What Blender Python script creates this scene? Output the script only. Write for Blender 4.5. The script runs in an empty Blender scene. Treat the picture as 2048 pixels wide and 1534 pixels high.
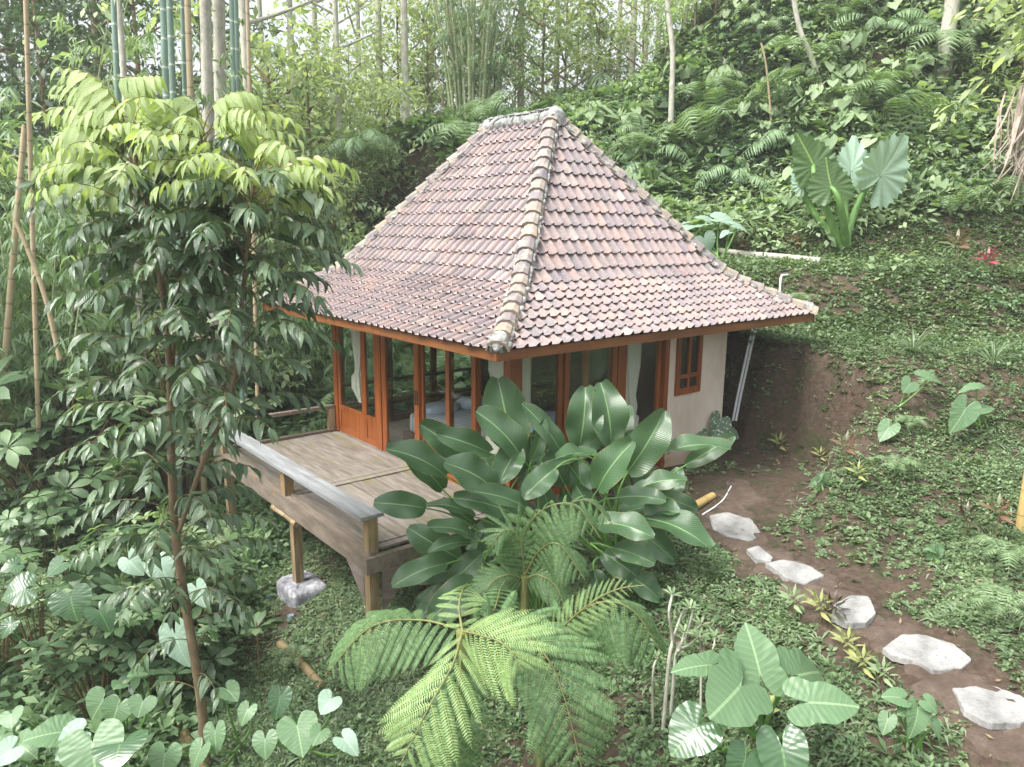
import bpy, math, random
import numpy as np
from mathutils import Matrix, Vector
random.seed(7); RNG = np.random.default_rng(11)
R_ = math.radians
scene = bpy.context.scene
COL = scene.collection
# ------------------------------------------------------------------ camera
# x runs along the window side of the house, y along its deck side, floor at z = 0
CAM = np.array([-5.903, -7.212, 3.60])
FPX, PITCH, ROLL, AZ = 1496.1, R_(11.577), R_(.536), R_(39.37)
SA, CA = math.sin(AZ), math.cos(AZ)
fw = np.array([SA*math.cos(PITCH), CA*math.cos(PITCH), -math.sin(PITCH)])
r0 = np.array([CA, -SA, 0.]); u0 = np.cross(r0, fw)
rc = math.cos(ROLL)*r0 + math.sin(ROLL)*u0; uc = -math.sin(ROLL)*r0 + math.cos(ROLL)*u0
cd = bpy.data.cameras.new('camera'); cam = bpy.data.objects.new('camera', cd); COL.objects.link(cam)
cd.sensor_width = 36; cd.lens = FPX/2048*36; cd.clip_start = .05; cd.clip_end = 3000
cam.matrix_world = Matrix(((rc[0], uc[0], -fw[0], CAM[0]), (rc[1], uc[1], -fw[1], CAM[1]), (rc[2], uc[2], -fw[2], CAM[2]), (0, 0, 0, 1)))
scene.camera = cam
# ------------------------------------------------------------------ sky, sun, exposure
SUN_EL, SUN_AZ = R_(56), R_(-84)          # azimuth measured from +y towards +x
w = bpy.data.worlds.new('World'); scene.world = w; w.use_nodes = True
nt = w.node_tree; bg = nt.nodes['Background']; sky = nt.nodes.new('ShaderNodeTexSky')
sky.sky_type = 'NISHITA'; sky.sun_disc = False; sky.sun_elevation = SUN_EL; sky.sun_rotation = SUN_AZ
sky.air_density = 1.0; sky.dust_density = 6.0; sky.ozone_density = .6
hs = nt.nodes.new('ShaderNodeHueSaturation'); hs.inputs['Saturation'].default_value = .30; hs.inputs['Value'].default_value = 1.15   # thin overcast
nt.links.new(sky.outputs[0], hs.inputs['Color']); nt.links.new(hs.outputs[0], bg.inputs[0]); bg.inputs[1].default_value = .15
sl = bpy.data.lights.new('sun', 'SUN'); sun = bpy.data.objects.new('sun', sl); COL.objects.link(sun)
sl.energy = 1.7; sl.angle = R_(20); sl.color = (1, .97, .92)
sdir = Vector((math.sin(SUN_AZ)*math.cos(SUN_EL), math.cos(SUN_AZ)*math.cos(SUN_EL), math.sin(SUN_EL)))
sun.rotation_euler = sdir.to_track_quat('Z', 'Y').to_euler()
sun.location = (0, 0, 30)
scene.view_settings.view_transform = 'Standard'; scene.view_settings.look = 'None'
scene.view_settings.exposure = 1.22; scene.view_settings.gamma = 1
scene.render.engine = 'CYCLES'
# ------------------------------------------------------------------ helpers
def ray(u, v):
    return (u-1024)*rc + (767-v)*uc + FPX*fw
def at(u, v, F):                      # the point seen at (u, v), F metres in front of the camera
    d = ray(u, v); d = d/(d[0]*SA+d[1]*CA)
    return CAM + d*F
def fs(x, y):
    return (x-CAM[0])*SA+(y-CAM[1])*CA, (x-CAM[0])*CA-(y-CAM[1])*SA
def xy(F, S):
    return CAM[0]+F*SA+S*CA, CAM[1]+F*CA-S*SA
def sstep(a, b, x):
    t = np.clip((x-a)/(b-a), 0, 1); return t*t*(3-2*t)
def softp(x, k=.6):
    return k*np.logaddexp(0, x/k)
def wob(x, y, s, ph=0.):
    return (np.sin(x*s+1.7*np.sin(y*s*.7+ph)+ph)*np.cos(y*s*1.13-1.3*np.sin(x*s*.61)+2*ph))
PATH = np.array([(3.5, -1.15), (2.5, -1.75), (1.75, -2.27), (1.28, -3.2), (.95, -4.2), (.68, -5.0), (.35, -5.6), (-.1, -6.6), (-.4, -7.6)])
def dpath(x, y):
    x = np.asarray(x, float); y = np.asarray(y, float); d = np.full(np.shape(x), 99.)
    for (ax, ay), (bx, by) in zip(PATH[:-1], PATH[1:]):
        t = np.clip(((x-ax)*(bx-ax)+(y-ay)*(by-ay))/((bx-ax)**2+(by-ay)**2), 0, 1)
        d = np.minimum(d, np.hypot(x-ax-t*(bx-ax), y-ay-t*(by-ay)))
    return d
def notch(x, y):                      # > 0 outside the terrace cut for the house
    F, S = fs(x, y)
    return np.maximum(x-5.25, S-3.7-1.5*np.clip((F-9.2)/2, 0, 1)-.12*wob(x, y, 1.9))+.07*wob(x, y, 5.1)
def zt(x, y):
    x = np.asarray(x, float); y = np.asarray(y, float)
    F, S = fs(x, y)
    xp = np.interp(y, [-7, -5.6, -4.2, -2.3, 0], [-.2, 0., .4, .9, 1.0])
    t = softp(xp-x, .25)
    zb = -2.7*(1-np.exp(-.27*t)) - .03
    Fc = np.minimum(F, 25.)
    Hs = (.40*softp(Fc-8.2, .5)*(1-sstep(15, 19, F)*(1-sstep(-9, -2, S)))) + .10*softp(S-5, .6)*sstep(4, 8, F)
    Hs = Hs + .15*np.sin(2*np.pi*Hs/1.2)*sstep(.3, .8, Hs)*(1-sstep(16, 18, F))       # old garden terraces
    wB = sstep(-.05, .42, notch(x, y))
    crest = np.interp(S, [-14, -9, -5, 0, 4, 8, 16], [6.0, 7.0, 5.2, .9, 2.2, 6.0, 10])
    r = crest*sstep(16.5, 26, F)
    z = zb + wB*Hs + r
    cap = np.interp(S, [-14, -9, -5, 0, 4, 8, 16], [3.6, 4.6, 5.4, 6.4, 8.0, 12.5, 17]); z = cap - softp(cap-z, .35)
    z = z - .5*softp(np.minimum(F, 50)-27.5, 1.) - .06*softp(np.abs(S)-25, 3.)
    z = z + .05*wob(x, y, 1.3) + .025*wob(x, y, 3.7, 1.) + .25*wob(x, y, .5, 2.)*sstep(16, 20, F)
    return z
def gpt(u, v, lo=3., hi=45.):         # where the line of sight through (u, v) meets the ground
    d = ray(u, v); d = d/(d[0]*SA+d[1]*CA)
    Fs = np.arange(lo, hi, .02); P = CAM[None]+d[None]*Fs[:, None]
    k = np.argmax(P[:, 2] < zt(P[:, 0], P[:, 1]))
    return P[k] if P[k, 2] < zt(P[k, 0], P[k, 1]) else P[-1]
def nrm(a):
    a = np.asarray(a, float); return a/(np.linalg.norm(a, axis=-1, keepdims=True)+1e-12)
UP = np.array([0, 0, 1.])

class Geo:
    """collects vertices and faces and links them as ONE mesh object"""
    def __init__(s): s.V = []; s.F = []; s.U = []; s.n = 0
    def add(s, V, F, U=None):
        V = np.asarray(V, float); F = np.asarray(F, int)
        if U is None: U = np.zeros((len(V), 2))
        s.V.append(V); s.F.append(F+s.n); s.U.append(np.asarray(U, float)); s.n += len(V)
    def arrays(s):
        n = s.n; V = np.concatenate(s.V); U = np.concatenate(s.U)
        F4 = [f for f in s.F if f.shape[1] == 4]; F3 = [f for f in s.F if f.shape[1] == 3]
        return V, (np.concatenate(F4) if F4 else np.zeros((0, 4), int)), (np.concatenate(F3) if F3 else np.zeros((0, 3), int)), U
    def inst(s, T, P, Y, N, sc):
        """copies of template T (V, F4, F3, U): axis Y, normal N, scale sc ((k,) or (k,3))"""
        V, F4, F3, U = T; P = np.atleast_2d(P); k = len(P)
        if k == 0: return
        Y = nrm(np.broadcast_to(Y, (k, 3))); N = np.broadcast_to(N, (k, 3))
        X = np.cross(Y, N); bad = np.linalg.norm(X, axis=1) < 1e-6; X[bad] = [1, 0, 0]; X = nrm(X); N = np.cross(X, Y)
        sc = np.asarray(sc, float)
        if sc.ndim == 1 and len(sc) == k and not (k == 3 and False): sc = sc[:, None]*np.ones(3)
        sc = np.broadcast_to(sc, (k, 3))
        M = np.stack([X*sc[:, :1], Y*sc[:, 1:2], N*sc[:, 2:]], 1)
        W = np.einsum('vi,kij->kvj', V, M)+P[:, None, :]
        off = (np.arange(k)*len(V))[:, None, None]
        if len(F4): s.F.append((F4[None]+off).reshape(-1, 4)+s.n)
        if len(F3): s.F.append((F3[None]+off).reshape(-1, 3)+s.n)
        s.V.append(W.reshape(-1, 3)); s.U.append(np.tile(U, (k, 1))); s.n += k*len(V)
    def T(s): return s.arrays()
    def box(s, lo, hi):
        x0, y0, z0 = lo; x1, y1, z1 = hi
        V = [(x, y, z) for z in (z0, z1) for x, y in ((x0, y0), (x1, y0), (x1, y1), (x0, y1))]
        s.add(V, [(0, 3, 2, 1), (4, 5, 6, 7), (0, 1, 5, 4), (1, 2, 6, 5), (2, 3, 7, 6), (3, 0, 4, 7)], [(v[0]+v[1], v[2]) for v in V]); return s
    def beam(s, a, b, w, h, up=UP):
        a = np.array(a, float); b = np.array(b, float); t = nrm(b-a); x = nrm(np.cross(t, up)); z = np.cross(x, t)
        V = [p+x*i*w/2+z*j*h/2 for p in (a, b) for i, j in ((-1, -1), (1, -1), (1, 1), (-1, 1))]
        s.add(V, [(0, 3, 2, 1), (4, 5, 6, 7), (0, 1, 5, 4), (1, 2, 6, 5), (2, 3, 7, 6), (3, 0, 4, 7)]); return s
    def tube(s, P, r, n=8, cap=True, smooth=0):
        P = np.asarray(P, float)
        if smooth: P, r = resample(P, r, smooth)
        r = np.broadcast_to(r, (len(P),)); T = nrm(np.gradient(P, axis=0))
        ref = np.array([0, 0, 1.]) if abs(T[0][2]) < .8 else np.array([1., 0, 0])
        V = []; U = []; L = np.concatenate([[0], np.cumsum(np.linalg.norm(np.diff(P, axis=0), axis=1))])
        x = nrm(np.cross(T[0], ref))
        for i in range(len(P)):
            x = nrm(x-T[i]*(x@T[i])); y = np.cross(T[i], x)
            for k in range(n):
                a = 2*math.pi*k/n; V.append(P[i]+r[i]*(math.cos(a)*x+math.sin(a)*y)); U.append((k/n, L[i]))
        F = [(i*n+k, i*n+(k+1) % n, (i+1)*n+(k+1) % n, (i+1)*n+k) for i in range(len(P)-1) for k in range(n)]
        s.add(V, F, U)
        if cap:
            for i, e in ((0, -1), (len(P)-1, 1)):
                c = len(V); base = s.n-len(V)
                s.add([P[i]]+[V[i*n+k] for k in range(n)], [(0, 1+(k+1) % n, 1+k) if e < 0 else (0, 1+k, 1+(k+1) % n) for k in range(n)], [(0, L[i])]*(n+1))
        return s
    def build(s, name, m, parent=None, origin=None, smooth=True):
        V, F4, F3, U = s.arrays()
        o0 = np.array(parent.get('_o', (0, 0, 0))) if parent is not None else (np.array(origin, float) if origin is not None else np.zeros(3))
        me = bpy.data.meshes.new(name); me.vertices.add(len(V)); me.vertices.foreach_set('co', (V-o0).astype(np.float32).ravel())
        nl = F4.size+F3.size; me.loops.add(nl)
        lv = np.concatenate([F4.ravel(), F3.ravel()]).astype(np.int32); me.loops.foreach_set('vertex_index', lv)
        npl = len(F4)+len(F3); me.polygons.add(npl)
        tot = np.concatenate([np.full(len(F4), 4), np.full(len(F3), 3)]).astype(np.int32)
        me.polygons.foreach_set('loop_start', np.concatenate([[0], np.cumsum(tot)[:-1]]).astype(np.int32))
        try: me.polygons.foreach_set('loop_total', tot)
        except Exception: pass
        me.polygons.foreach_set('use_smooth', np.full(npl, bool(smooth)))
        uv = me.uv_layers.new(name='UVMap'); uv.data.foreach_set('uv', U[lv].astype(np.float32).ravel())
        me.update(calc_edges=True); me.validate()
        me.materials.append(m)
        o = bpy.data.objects.new(name, me); COL.objects.link(o)
        if parent is not None: o.parent = parent; o['_o'] = [float(q) for q in o0]
        else: o.location = o0; o['_o'] = [float(q) for q in o0]
        return o
def resample(P, r, n):
    P = np.asarray(P, float); k = len(P); r = np.broadcast_to(r, (k,)); t = np.linspace(0, k-1, n*(k-1)+1)
    Q = np.vstack([2*P[0]-P[1], P, 2*P[-1]-P[-2]]); i = np.minimum(t.astype(int), k-2); f = (t-i)[:, None]
    p0, p1, p2, p3 = Q[i], Q[i+1], Q[i+2], Q[i+3]
    return .5*((2*p1)+(-p0+p2)*f+(2*p0-5*p1+4*p2-p3)*f**2+(-p0+3*p1-3*p2+p3)*f**3), np.interp(t, np.arange(k), r)
def thing(name, label, cat, loc, group=None):
    o = bpy.data.objects.new(name, None); COL.objects.link(o); o.location = [float(q) for q in loc]
    o.empty_display_size = .2; o['_o'] = [float(q) for q in loc]; o['label'] = label; o['category'] = cat
    if group: o['group'] = group
    return o
def tag(o, label, cat, group=None):
    o['label'] = label; o['category'] = cat
    if group: o['group'] = group
    return o
def kind(o, k): o['kind'] = k; return o
def copy_thing(root, loc, rz=0., sc=1., label=None, group=None, tilt=(0, 0)):
    r = root.copy(); COL.objects.link(r); r.location = [float(q) for q in loc]; r.rotation_euler = (tilt[0], tilt[1], rz); r.scale = (sc,)*3
    if label: r['label'] = label
    if group: r['group'] = group
    for ch in list(root.children):
        c = ch.copy(); COL.objects.link(c); c.parent = r
        for g in ch.children:
            d = g.copy(); COL.objects.link(d); d.parent = c
    return r
# ------------------------------------------------------------------ materials
class NT:
    def __init__(s, name):
        s.m = bpy.data.materials.new(name); s.m.use_nodes = True; s.t = s.m.node_tree; s.t.nodes.clear()
        s.out = s.t.nodes.new('ShaderNodeOutputMaterial')
    def n(s, ty, **k):
        x = s.t.nodes.new('ShaderNode'+ty)
        for a, b in k.items():
            if a.startswith('i_'): x.inputs[a[2:].replace('_', ' ')].default_value = b
            else: setattr(x, a, b)
        return x
    def l(s, a, b): s.t.links.new(a, b)
    def noise(s, scale, detail=4., rough=.55, co='Object', vec=None, stretch=None):
        x = s.n('TexNoise'); x.inputs['Scale'].default_value = scale; x.inputs['Detail'].default_value = detail; x.inputs['Roughness'].default_value = rough
        src = vec or s.n('TexCoord').outputs[co]
        if stretch:
            mp = s.n('Mapping'); mp.inputs['Scale'].default_value = stretch; s.l(src, mp.inputs[0]); src = mp.outputs[0]
        s.l(src, x.inputs['Vector']); return x.outputs['Fac']
    def ramp(s, fac, stops):
        x = s.n('ValToRGB'); el = x.color_ramp.elements
        while len(el) < len(stops): el.new(.5)
        for e, (p, c) in zip(el, stops): e.position = p; e.color = tuple(c)+(1,) if len(c) == 3 else c
        s.l(fac, x.inputs[0]); return x.outputs[0]
    def mix(s, f, a, b, bt='MIX'):
        x = s.n('Mix', data_type='RGBA', blend_type=bt)
        for v, i in ((f, 0), (a, 6), (b, 7)):
            if isinstance(v, (int, float)): x.inputs[i].default_value = v
            elif isinstance(v, tuple): x.inputs[i].default_value = v+(1,) if len(v) == 3 else v
            else: s.l(v, x.inputs[i])
        return x.outputs[2]
    def math(s, op, a, b=0., c=0.):
        x = s.n('Math', operation=op)
        for v, i in ((a, 0), (b, 1), (c, 2)):
            if isinstance(v, (int, float)): x.inputs[i].default_value = v
            else: s.l(v, x.inputs[i])
        return x.outputs[0]
    def bump(s, h, st=.3, d=.02):
        x = s.n('Bump'); x.inputs['Strength'].default_value = st; x.inputs['Distance'].default_value = d; s.l(h, x.inputs['Height']); return x.outputs[0]
    def pbr(s, col, rough=.7, bump=None, spec=.5, **k):
        x = s.n('BsdfPrincipled')
        for v, i in ((col, 'Base Color'), (rough, 'Roughness')):
            if isinstance(v, (int, float)): x.inputs[i].default_value = v
            elif isinstance(v, tuple): x.inputs[i].default_value = v+(1,)
            else: s.l(v, x.inputs[i])
        x.inputs['Specular IOR Level'].default_value = spec
        for a, b in k.items(): x.inputs[a.replace('_', ' ')].default_value = b
        if bump is not None: s.l(bump, x.inputs['Normal'])
        return x.outputs[0]
    def done(s, sh): s.l(sh, s.out.inputs[0]); return s.m
def island(N): return N.n('NewGeometry').outputs['Random Per Island']
def leafmat(name, cols, rough=.42, trans=.35, tcol=None, veins=None, patch=.9, spec=.5, under=None, spots=None, edge=False):
    """leaf: colour varies leaf by leaf and patch by patch; light also comes through"""
    def ds(c, a=.36): l_ = .3*c[0]+.6*c[1]+.1*c[2]; return tuple(q*(1-a)+l_*a for q in c)
    cols = [ds(c) for c in cols]; N = NT(name); k = len(cols)
    f = N.math('ADD', N.math('MULTIPLY', island(N), .6), N.math('MULTIPLY', N.noise(patch, 2.), .5))
    col = N.ramp(f, [(.12+.8*i/max(1, k-1), c) for i, c in enumerate(cols)])
    bm = None
    uv = N.n('TexCoord').outputs['UV']; sep = N.n('SeparateXYZ'); N.l(uv, sep.inputs[0])
    if veins:
        fr, kd, cv = veins[:3]; vst = veins[3] if len(veins) > 3 else .4
        au = N.math('ABSOLUTE', N.math('SUBTRACT', sep.outputs[0], .5))
        if kd == 'pin': ph = N.math('SUBTRACT', N.math('MULTIPLY', sep.outputs[1], fr), N.math('MULTIPLY', au, fr*.55))
        else: ph = N.math('MULTIPLY', sep.outputs[0], fr)
        wv = N.math('SINE', N.math('MULTIPLY', ph, 6.2832))
        vs = N.math('POWER', N.math('MAXIMUM', wv, 0.), 10. if kd != 'pin' else 6.)
        col = N.mix(N.math('MULTIPLY', vs, vst), col, cv)
        mid = N.math('LESS_THAN', au, .018)
        col = N.mix(N.math('MULTIPLY', mid, .8 if vst > .19 or fr == 1 else .42), col, cv)
        bm = N.bump(wv, .35 if vst > .19 else .10, .006)
    if spots:
        vo = N.n('TexNoise'); vo.inputs['Scale'].default_value = spots[1]; N.l(N.n('TexCoord').outputs['Object'], vo.inputs[0])
        col = N.mix(N.ramp(vo.outputs['Fac'], [(spots[2], (0, 0, 0)), (spots[2]+.03, (1, 1, 1))]), col, spots[0])
    if edge:
        em = N.math('GREATER_THAN', N.math('ADD', N.math('ABSOLUTE', N.math('SUBTRACT', sep.outputs[0], .5)), N.math('MULTIPLY', N.noise(7, 5, .7), .22)), .605); col = N.mix(N.math('MULTIPLY', em, .7), col, G_('8a7a4c'))
    if under:
        col = N.mix(N.n('NewGeometry').outputs['Backfacing'], col, under)
    p = N.pbr(col, rough, bm, spec)
    tr = N.n('BsdfTranslucent'); N.l(N.mix(1., col, tcol or (1.35, 1.45, .7), 'MULTIPLY'), tr.inputs[0])
    ms = N.n('MixShader'); ms.inputs[0].default_value = trans; N.l(p, ms.inputs[1]); N.l(tr.outputs[0], ms.inputs[2])
    return N.done(ms.outputs[0])
def woodmat(name, c, rough=.6, sc=(1, 1, 1), bump=.25, scale=6, dirt=None):
    N = NT(name)
    n1 = N.noise(scale, 6, .65, stretch=sc); n2 = N.noise(2.2, 4)
    k = len(c); col = N.ramp(n1, [(.3+.4*i/max(1, k-1), q) for i, q in enumerate(c)])
    col = N.mix(N.math('MULTIPLY', n2, .35), col, c[0])
    if dirt: col = N.mix(N.ramp(N.noise(dirt[1], 5, .7), [(dirt[2], (0, 0, 0)), (dirt[2]+.12, (1, 1, 1))]), col, dirt[0])
    col = N.mix(N.math('MULTIPLY', island(N), .3), col, c[-1])
    return N.done(N.pbr(col, rough, N.bump(n1, bump, .01)))
G_ = lambda h: tuple(((int(h[i:i+2], 16)/255)/12.92 if int(h[i:i+2], 16) <= 10 else (((int(h[i:i+2], 16)/255)+.055)/1.055)**2.4) for i in (0, 2, 4))
# soil
N = NT('soil'); n1 = N.noise(3.2, 9, .72); n2 = N.noise(14, 8, .7); n3 = N.noise(70, 4, .6)
c = N.ramp(n2, [(.25, (.036, .026, .019)), (.5, (.080, .057, .042)), (.8, (.145, .108, .082))])
c = N.mix(N.ramp(n1, [(.50, (0, 0, 0)), (.62, (.8, .8, .8))]), c, N.ramp(n2, [(.3, (.022, .032, .012)), (.7, (.055, .075, .03))]))
M_SOIL = N.done(N.pbr(c, .95, N.bump(N.math('ADD', n2, N.math('MULTIPLY', n3, .5)), .7, .04), .2))
N = NT('path_dirt'); n2 = N.noise(5, 8, .7); n3 = N.noise(45, 5, .7)
c = N.ramp(N.math('ADD', N.math('MULTIPLY', n2, .7), N.math('MULTIPLY', n3, .3)), [(.3, (.055, .040, .030)), (.52, (.105, .079, .061)), (.75, (.19, .150, .120))])
M_DIRT = N.done(N.pbr(c, .95, N.bump(N.math('ADD', n2, n3), .6, .03), .2))
# ------------------------------------------------------------------ ground
def axis(*seg):
    return np.unique(np.round(np.concatenate([np.linspace(a, b, n) for a, b, n in seg]), 4))
Fa = axis((-60, 2, 30), (2, 17, 250), (17, 34, 90), (34, 90, 30), (90, 900, 16))
Sa = axis((-900, -60, 12), (-60, -14, 30), (-14, -5, 60), (-5, 9, 230), (9, 20, 60), (20, 60, 30), (60, 900, 12))
FF, SS = np.meshgrid(Fa, Sa, indexing='ij'); X, Y = xy(FF, SS); Z = zt(X, Y)
Z = Z + .012*wob(X, Y, 11)+.008*wob(X, Y, 23, 1.)
g = Geo(); nF, nS = FF.shape; idx = np.arange(nF*nS).reshape(nF, nS)
g.add(np.stack([X, Y, Z], -1).reshape(-1, 3), np.stack([idx[:-1, :-1], idx[:-1, 1:], idx[1:, 1:], idx[1:, :-1]], -1).reshape(-1, 4))
ground = kind(g.build('ground', M_SOIL), 'structure')
# dirt path: a sheet a few mm over the ground, with a ragged edge
g = Geo(); Pp, _ = resample(PATH[:, :], np.ones(len(PATH)), 14)
T2 = nrm(np.gradient(Pp, axis=0)); Nn = np.stack([-T2[:, 1], T2[:, 0]], 1); rows = []
for i in range(len(Pp)):
    wl = .30+.08*math.sin(i*.31)+.07*math.sin(i*.83+1)+.05*RNG.normal(); wr = .34+.10*math.sin(i*.23+2)+.08*math.sin(i*1.1)+.05*RNG.normal()
    if i < 8: wl *= .3+.7*i/8; wr *= .3+.7*i/8
    q = np.linspace(-wr, wl, 13)[:, None]; rows.append(Pp[i][None]+Nn[i][None]*q)
rows = np.array(rows); z = zt(rows[..., 0], rows[..., 1]); e = np.abs(np.linspace(-1, 1, 13))[None]
z = z+.022+.01*wob(rows[..., 0], rows[..., 1], 13)+.012*wob(rows[..., 0], rows[..., 1], 11)-.05*sstep(.85, 1, e)
idx = np.arange(rows.shape[0]*13).reshape(-1, 13)
g.add(np.concatenate([rows, z[..., None]], -1).reshape(-1, 3), np.stack([idx[:-1, :-1], idx[:-1, 1:], idx[1:, 1:], idx[1:, :-1]], -1).reshape(-1, 4)[:, ::-1])
kind(g.build('path', M_DIRT), 'structure')
# ================================================================== the bungalow
EA, EB = .80, 0
M_WOOD = woodmat('varnished_wood', [G_('562810'), G_('80441c'), G_('9c5c2c')], .38, (1, 1, .06), .12, 14)
M_WOODD = woodmat('dark_wood', [G_('3a2216'), G_('5a3620'), G_('6e4528')], .5, (1, 1, .08), .15, 12)
M_FASC = woodmat('fascia_wood', [G_('4f2c14'), G_('764624'), G_('8c5c34')], .45, (.08, .08, 1), .15, 12)
M_DKW = woodmat('stained_wood', [G_('1f1610'), G_('33241a'), G_('402c20')], .5, (1, 1, .08), .15, 12)
M_GUS = woodmat('gusset_board', [G_('4a3f3c'), G_('6f625c'), G_('8a7f7a')], .8, (.2, .2, 1), .3, 14)
M_DECK = woodmat('weathered_planks', [G_('4f473f'), G_('766d64'), G_('959089')], .75, (1, .12, 1), .35, 16, dirt=(G_('6a6840'), 1.6, .52))
M_BEAM = woodmat('weathered_beam', [G_('453c34'), G_('6a5f54'), G_('857a6c')], .8, (1, .15, .6), .4, 16, dirt=(G_('8d6a30'), 1.9, .60))
M_POST = woodmat('weathered_post', [G_('54452f'), G_('7d6742'), G_('a89a80')], .8, (1, 1, .10), .4, 15, dirt=(G_('9a6a28'), 2.3, .57))
M_RAIL = woodmat('grey_rail', [G_('5c5d5c'), G_('7d8082'), G_('9fa3a5')], .6, (1, .08, 1), .3, 16, dirt=(G_('6d5c48'), 1.7, .58))
N = NT('plaster'); n1 = N.noise(1.3, 5, .6); n2 = N.noise(60, 4)
geo = N.n('NewGeometry'); sp = N.n('SeparateXYZ'); N.l(geo.outputs['Position'], sp.inputs[0])
c = N.ramp(n1, [(.35, G_('c3b4a4')), (.6, G_('d4c8bb'))])
c = N.mix(N.ramp(N.math('ADD', sp.outputs[2], N.math('MULTIPLY', n1, .5)), [(.30, (1, 1, 1)), (.62, (0, 0, 0))]), c, G_('a3927c'))
c = N.mix(N.ramp(N.noise(2.5, 6, .7, stretch=(1, 1, .25)), [(.52, (0, 0, 0)), (.75, (.6, .6, .6))]), c, G_('a89c8c'))
M_PLAS = N.done(N.pbr(c, .9, N.bump(n2, .25, .004), .2))
N = NT('glass'); gm = N.n('NewGeometry'); dt = N.n('VectorMath', operation='DOT_PRODUCT'); N.l(gm.outputs['Normal'], dt.inputs[0]); N.l(gm.outputs['Incoming'], dt.inputs[1])
fr = N.math('ADD', .04, N.math('MULTIPLY', .96, N.math('POWER', N.math('SUBTRACT', 1., N.math('ABSOLUTE', dt.outputs['Value'])), 5.)))
tb = N.n('BsdfTransparent'); tb.inputs[0].default_value = (.93, .96, .95, 1); gb = N.n('BsdfGlossy'); gb.inputs['Roughness'].default_value = .01
wn = N.noise(1.6, 2.); N.l(N.bump(wn, .06, .05), gb.inputs['Normal'])
ms = N.n('MixShader'); N.l(fr, ms.inputs[0]); N.l(tb.outputs[0], ms.inputs[1]); N.l(gb.outputs[0], ms.inputs[2])
M_GLASS = N.done(ms.outputs[0])
# terracotta tiles: each tile its own tone, weathered with grey and a little lichen
N = NT('roof_tile'); isl = island(N); n1 = N.noise(3.0, 5, .65); n2 = N.noise(26, 6, .7); n3 = N.noise(.9, 3)
c = N.ramp(isl, [(0, G_('7c767d')), (.16, G_('9c8a86')), (.34, G_('a78f87')), (.52, G_('8e858a')), (.66, G_('ad958b')), (.80, G_('7b757e')), (.92, G_('9f918d')), (1, G_('b5aaa2'))])
c = N.mix(N.ramp(N.math('ADD', N.math('MULTIPLY', n1, .75), N.math('MULTIPLY', n2, .3)), [(.42, (0, 0, 0)), (.62, (.9, .9, .9))]), c, G_('7d7a7c'))
c = N.mix(N.ramp(n2, [(.56, (0, 0, 0)), (.72, (.75, .75, .75))]), c, G_('cfc6bd'))
c = N.mix(N.ramp(N.math('ADD', N.math('MULTIPLY', n3, .6), N.math('MULTIPLY', N.noise(11, 6, .75), .45)), [(.57, (0, 0, 0)), (.68, (.7, .7, .7))]), c, G_('5f5a5e'))
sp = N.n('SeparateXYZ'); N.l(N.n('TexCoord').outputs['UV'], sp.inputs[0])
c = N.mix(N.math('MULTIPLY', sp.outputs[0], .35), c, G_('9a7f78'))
c = N.mix(N.ramp(N.math('ADD', sp.outputs[1], N.math('MULTIPLY', n2, .10)), [(.12, (.92, .92, .92)), (.20, (.0, .0, .0))]), c, G_('40302c'))   # row shadow lines painted dark along the tile noses, broken up by noise
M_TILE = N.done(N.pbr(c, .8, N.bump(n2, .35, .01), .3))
N = NT('hip_tile'); isl = island(N); n1 = N.noise(6, 6, .7); n2 = N.noise(30, 5, .7)
c = N.ramp(isl, [(0, G_('8f8480')), (.3, G_('7a7478')), (.6, G_('a09080')), (1, G_('6f6a70'))])
c = N.mix(N.ramp(n1, [(.48, (0, 0, 0)), (.62, (1, 1, 1))]), c, G_('a9a392'))
c = N.mix(N.ramp(n2, [(.58, (0, 0, 0)), (.70, (.8, .8, .8))]), c, G_('77705f'))
M_HIP = N.done(N.pbr(c, .85, N.bump(n2, .4, .01), .2))
N = NT('lime_mortar'); n1 = N.noise(7, 7, .75); n2 = N.noise(40, 5, .7)
c = N.ramp(n1, [(.34, G_('5f6264')), (.48, G_('8d908e')), (.64, G_('bfbfb6'))])
M_MORT = N.done(N.pbr(c, .95, N.bump(N.math('ADD', n1, N.math('MULTIPLY', n2, .5)), .8, .03), .1))

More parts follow.
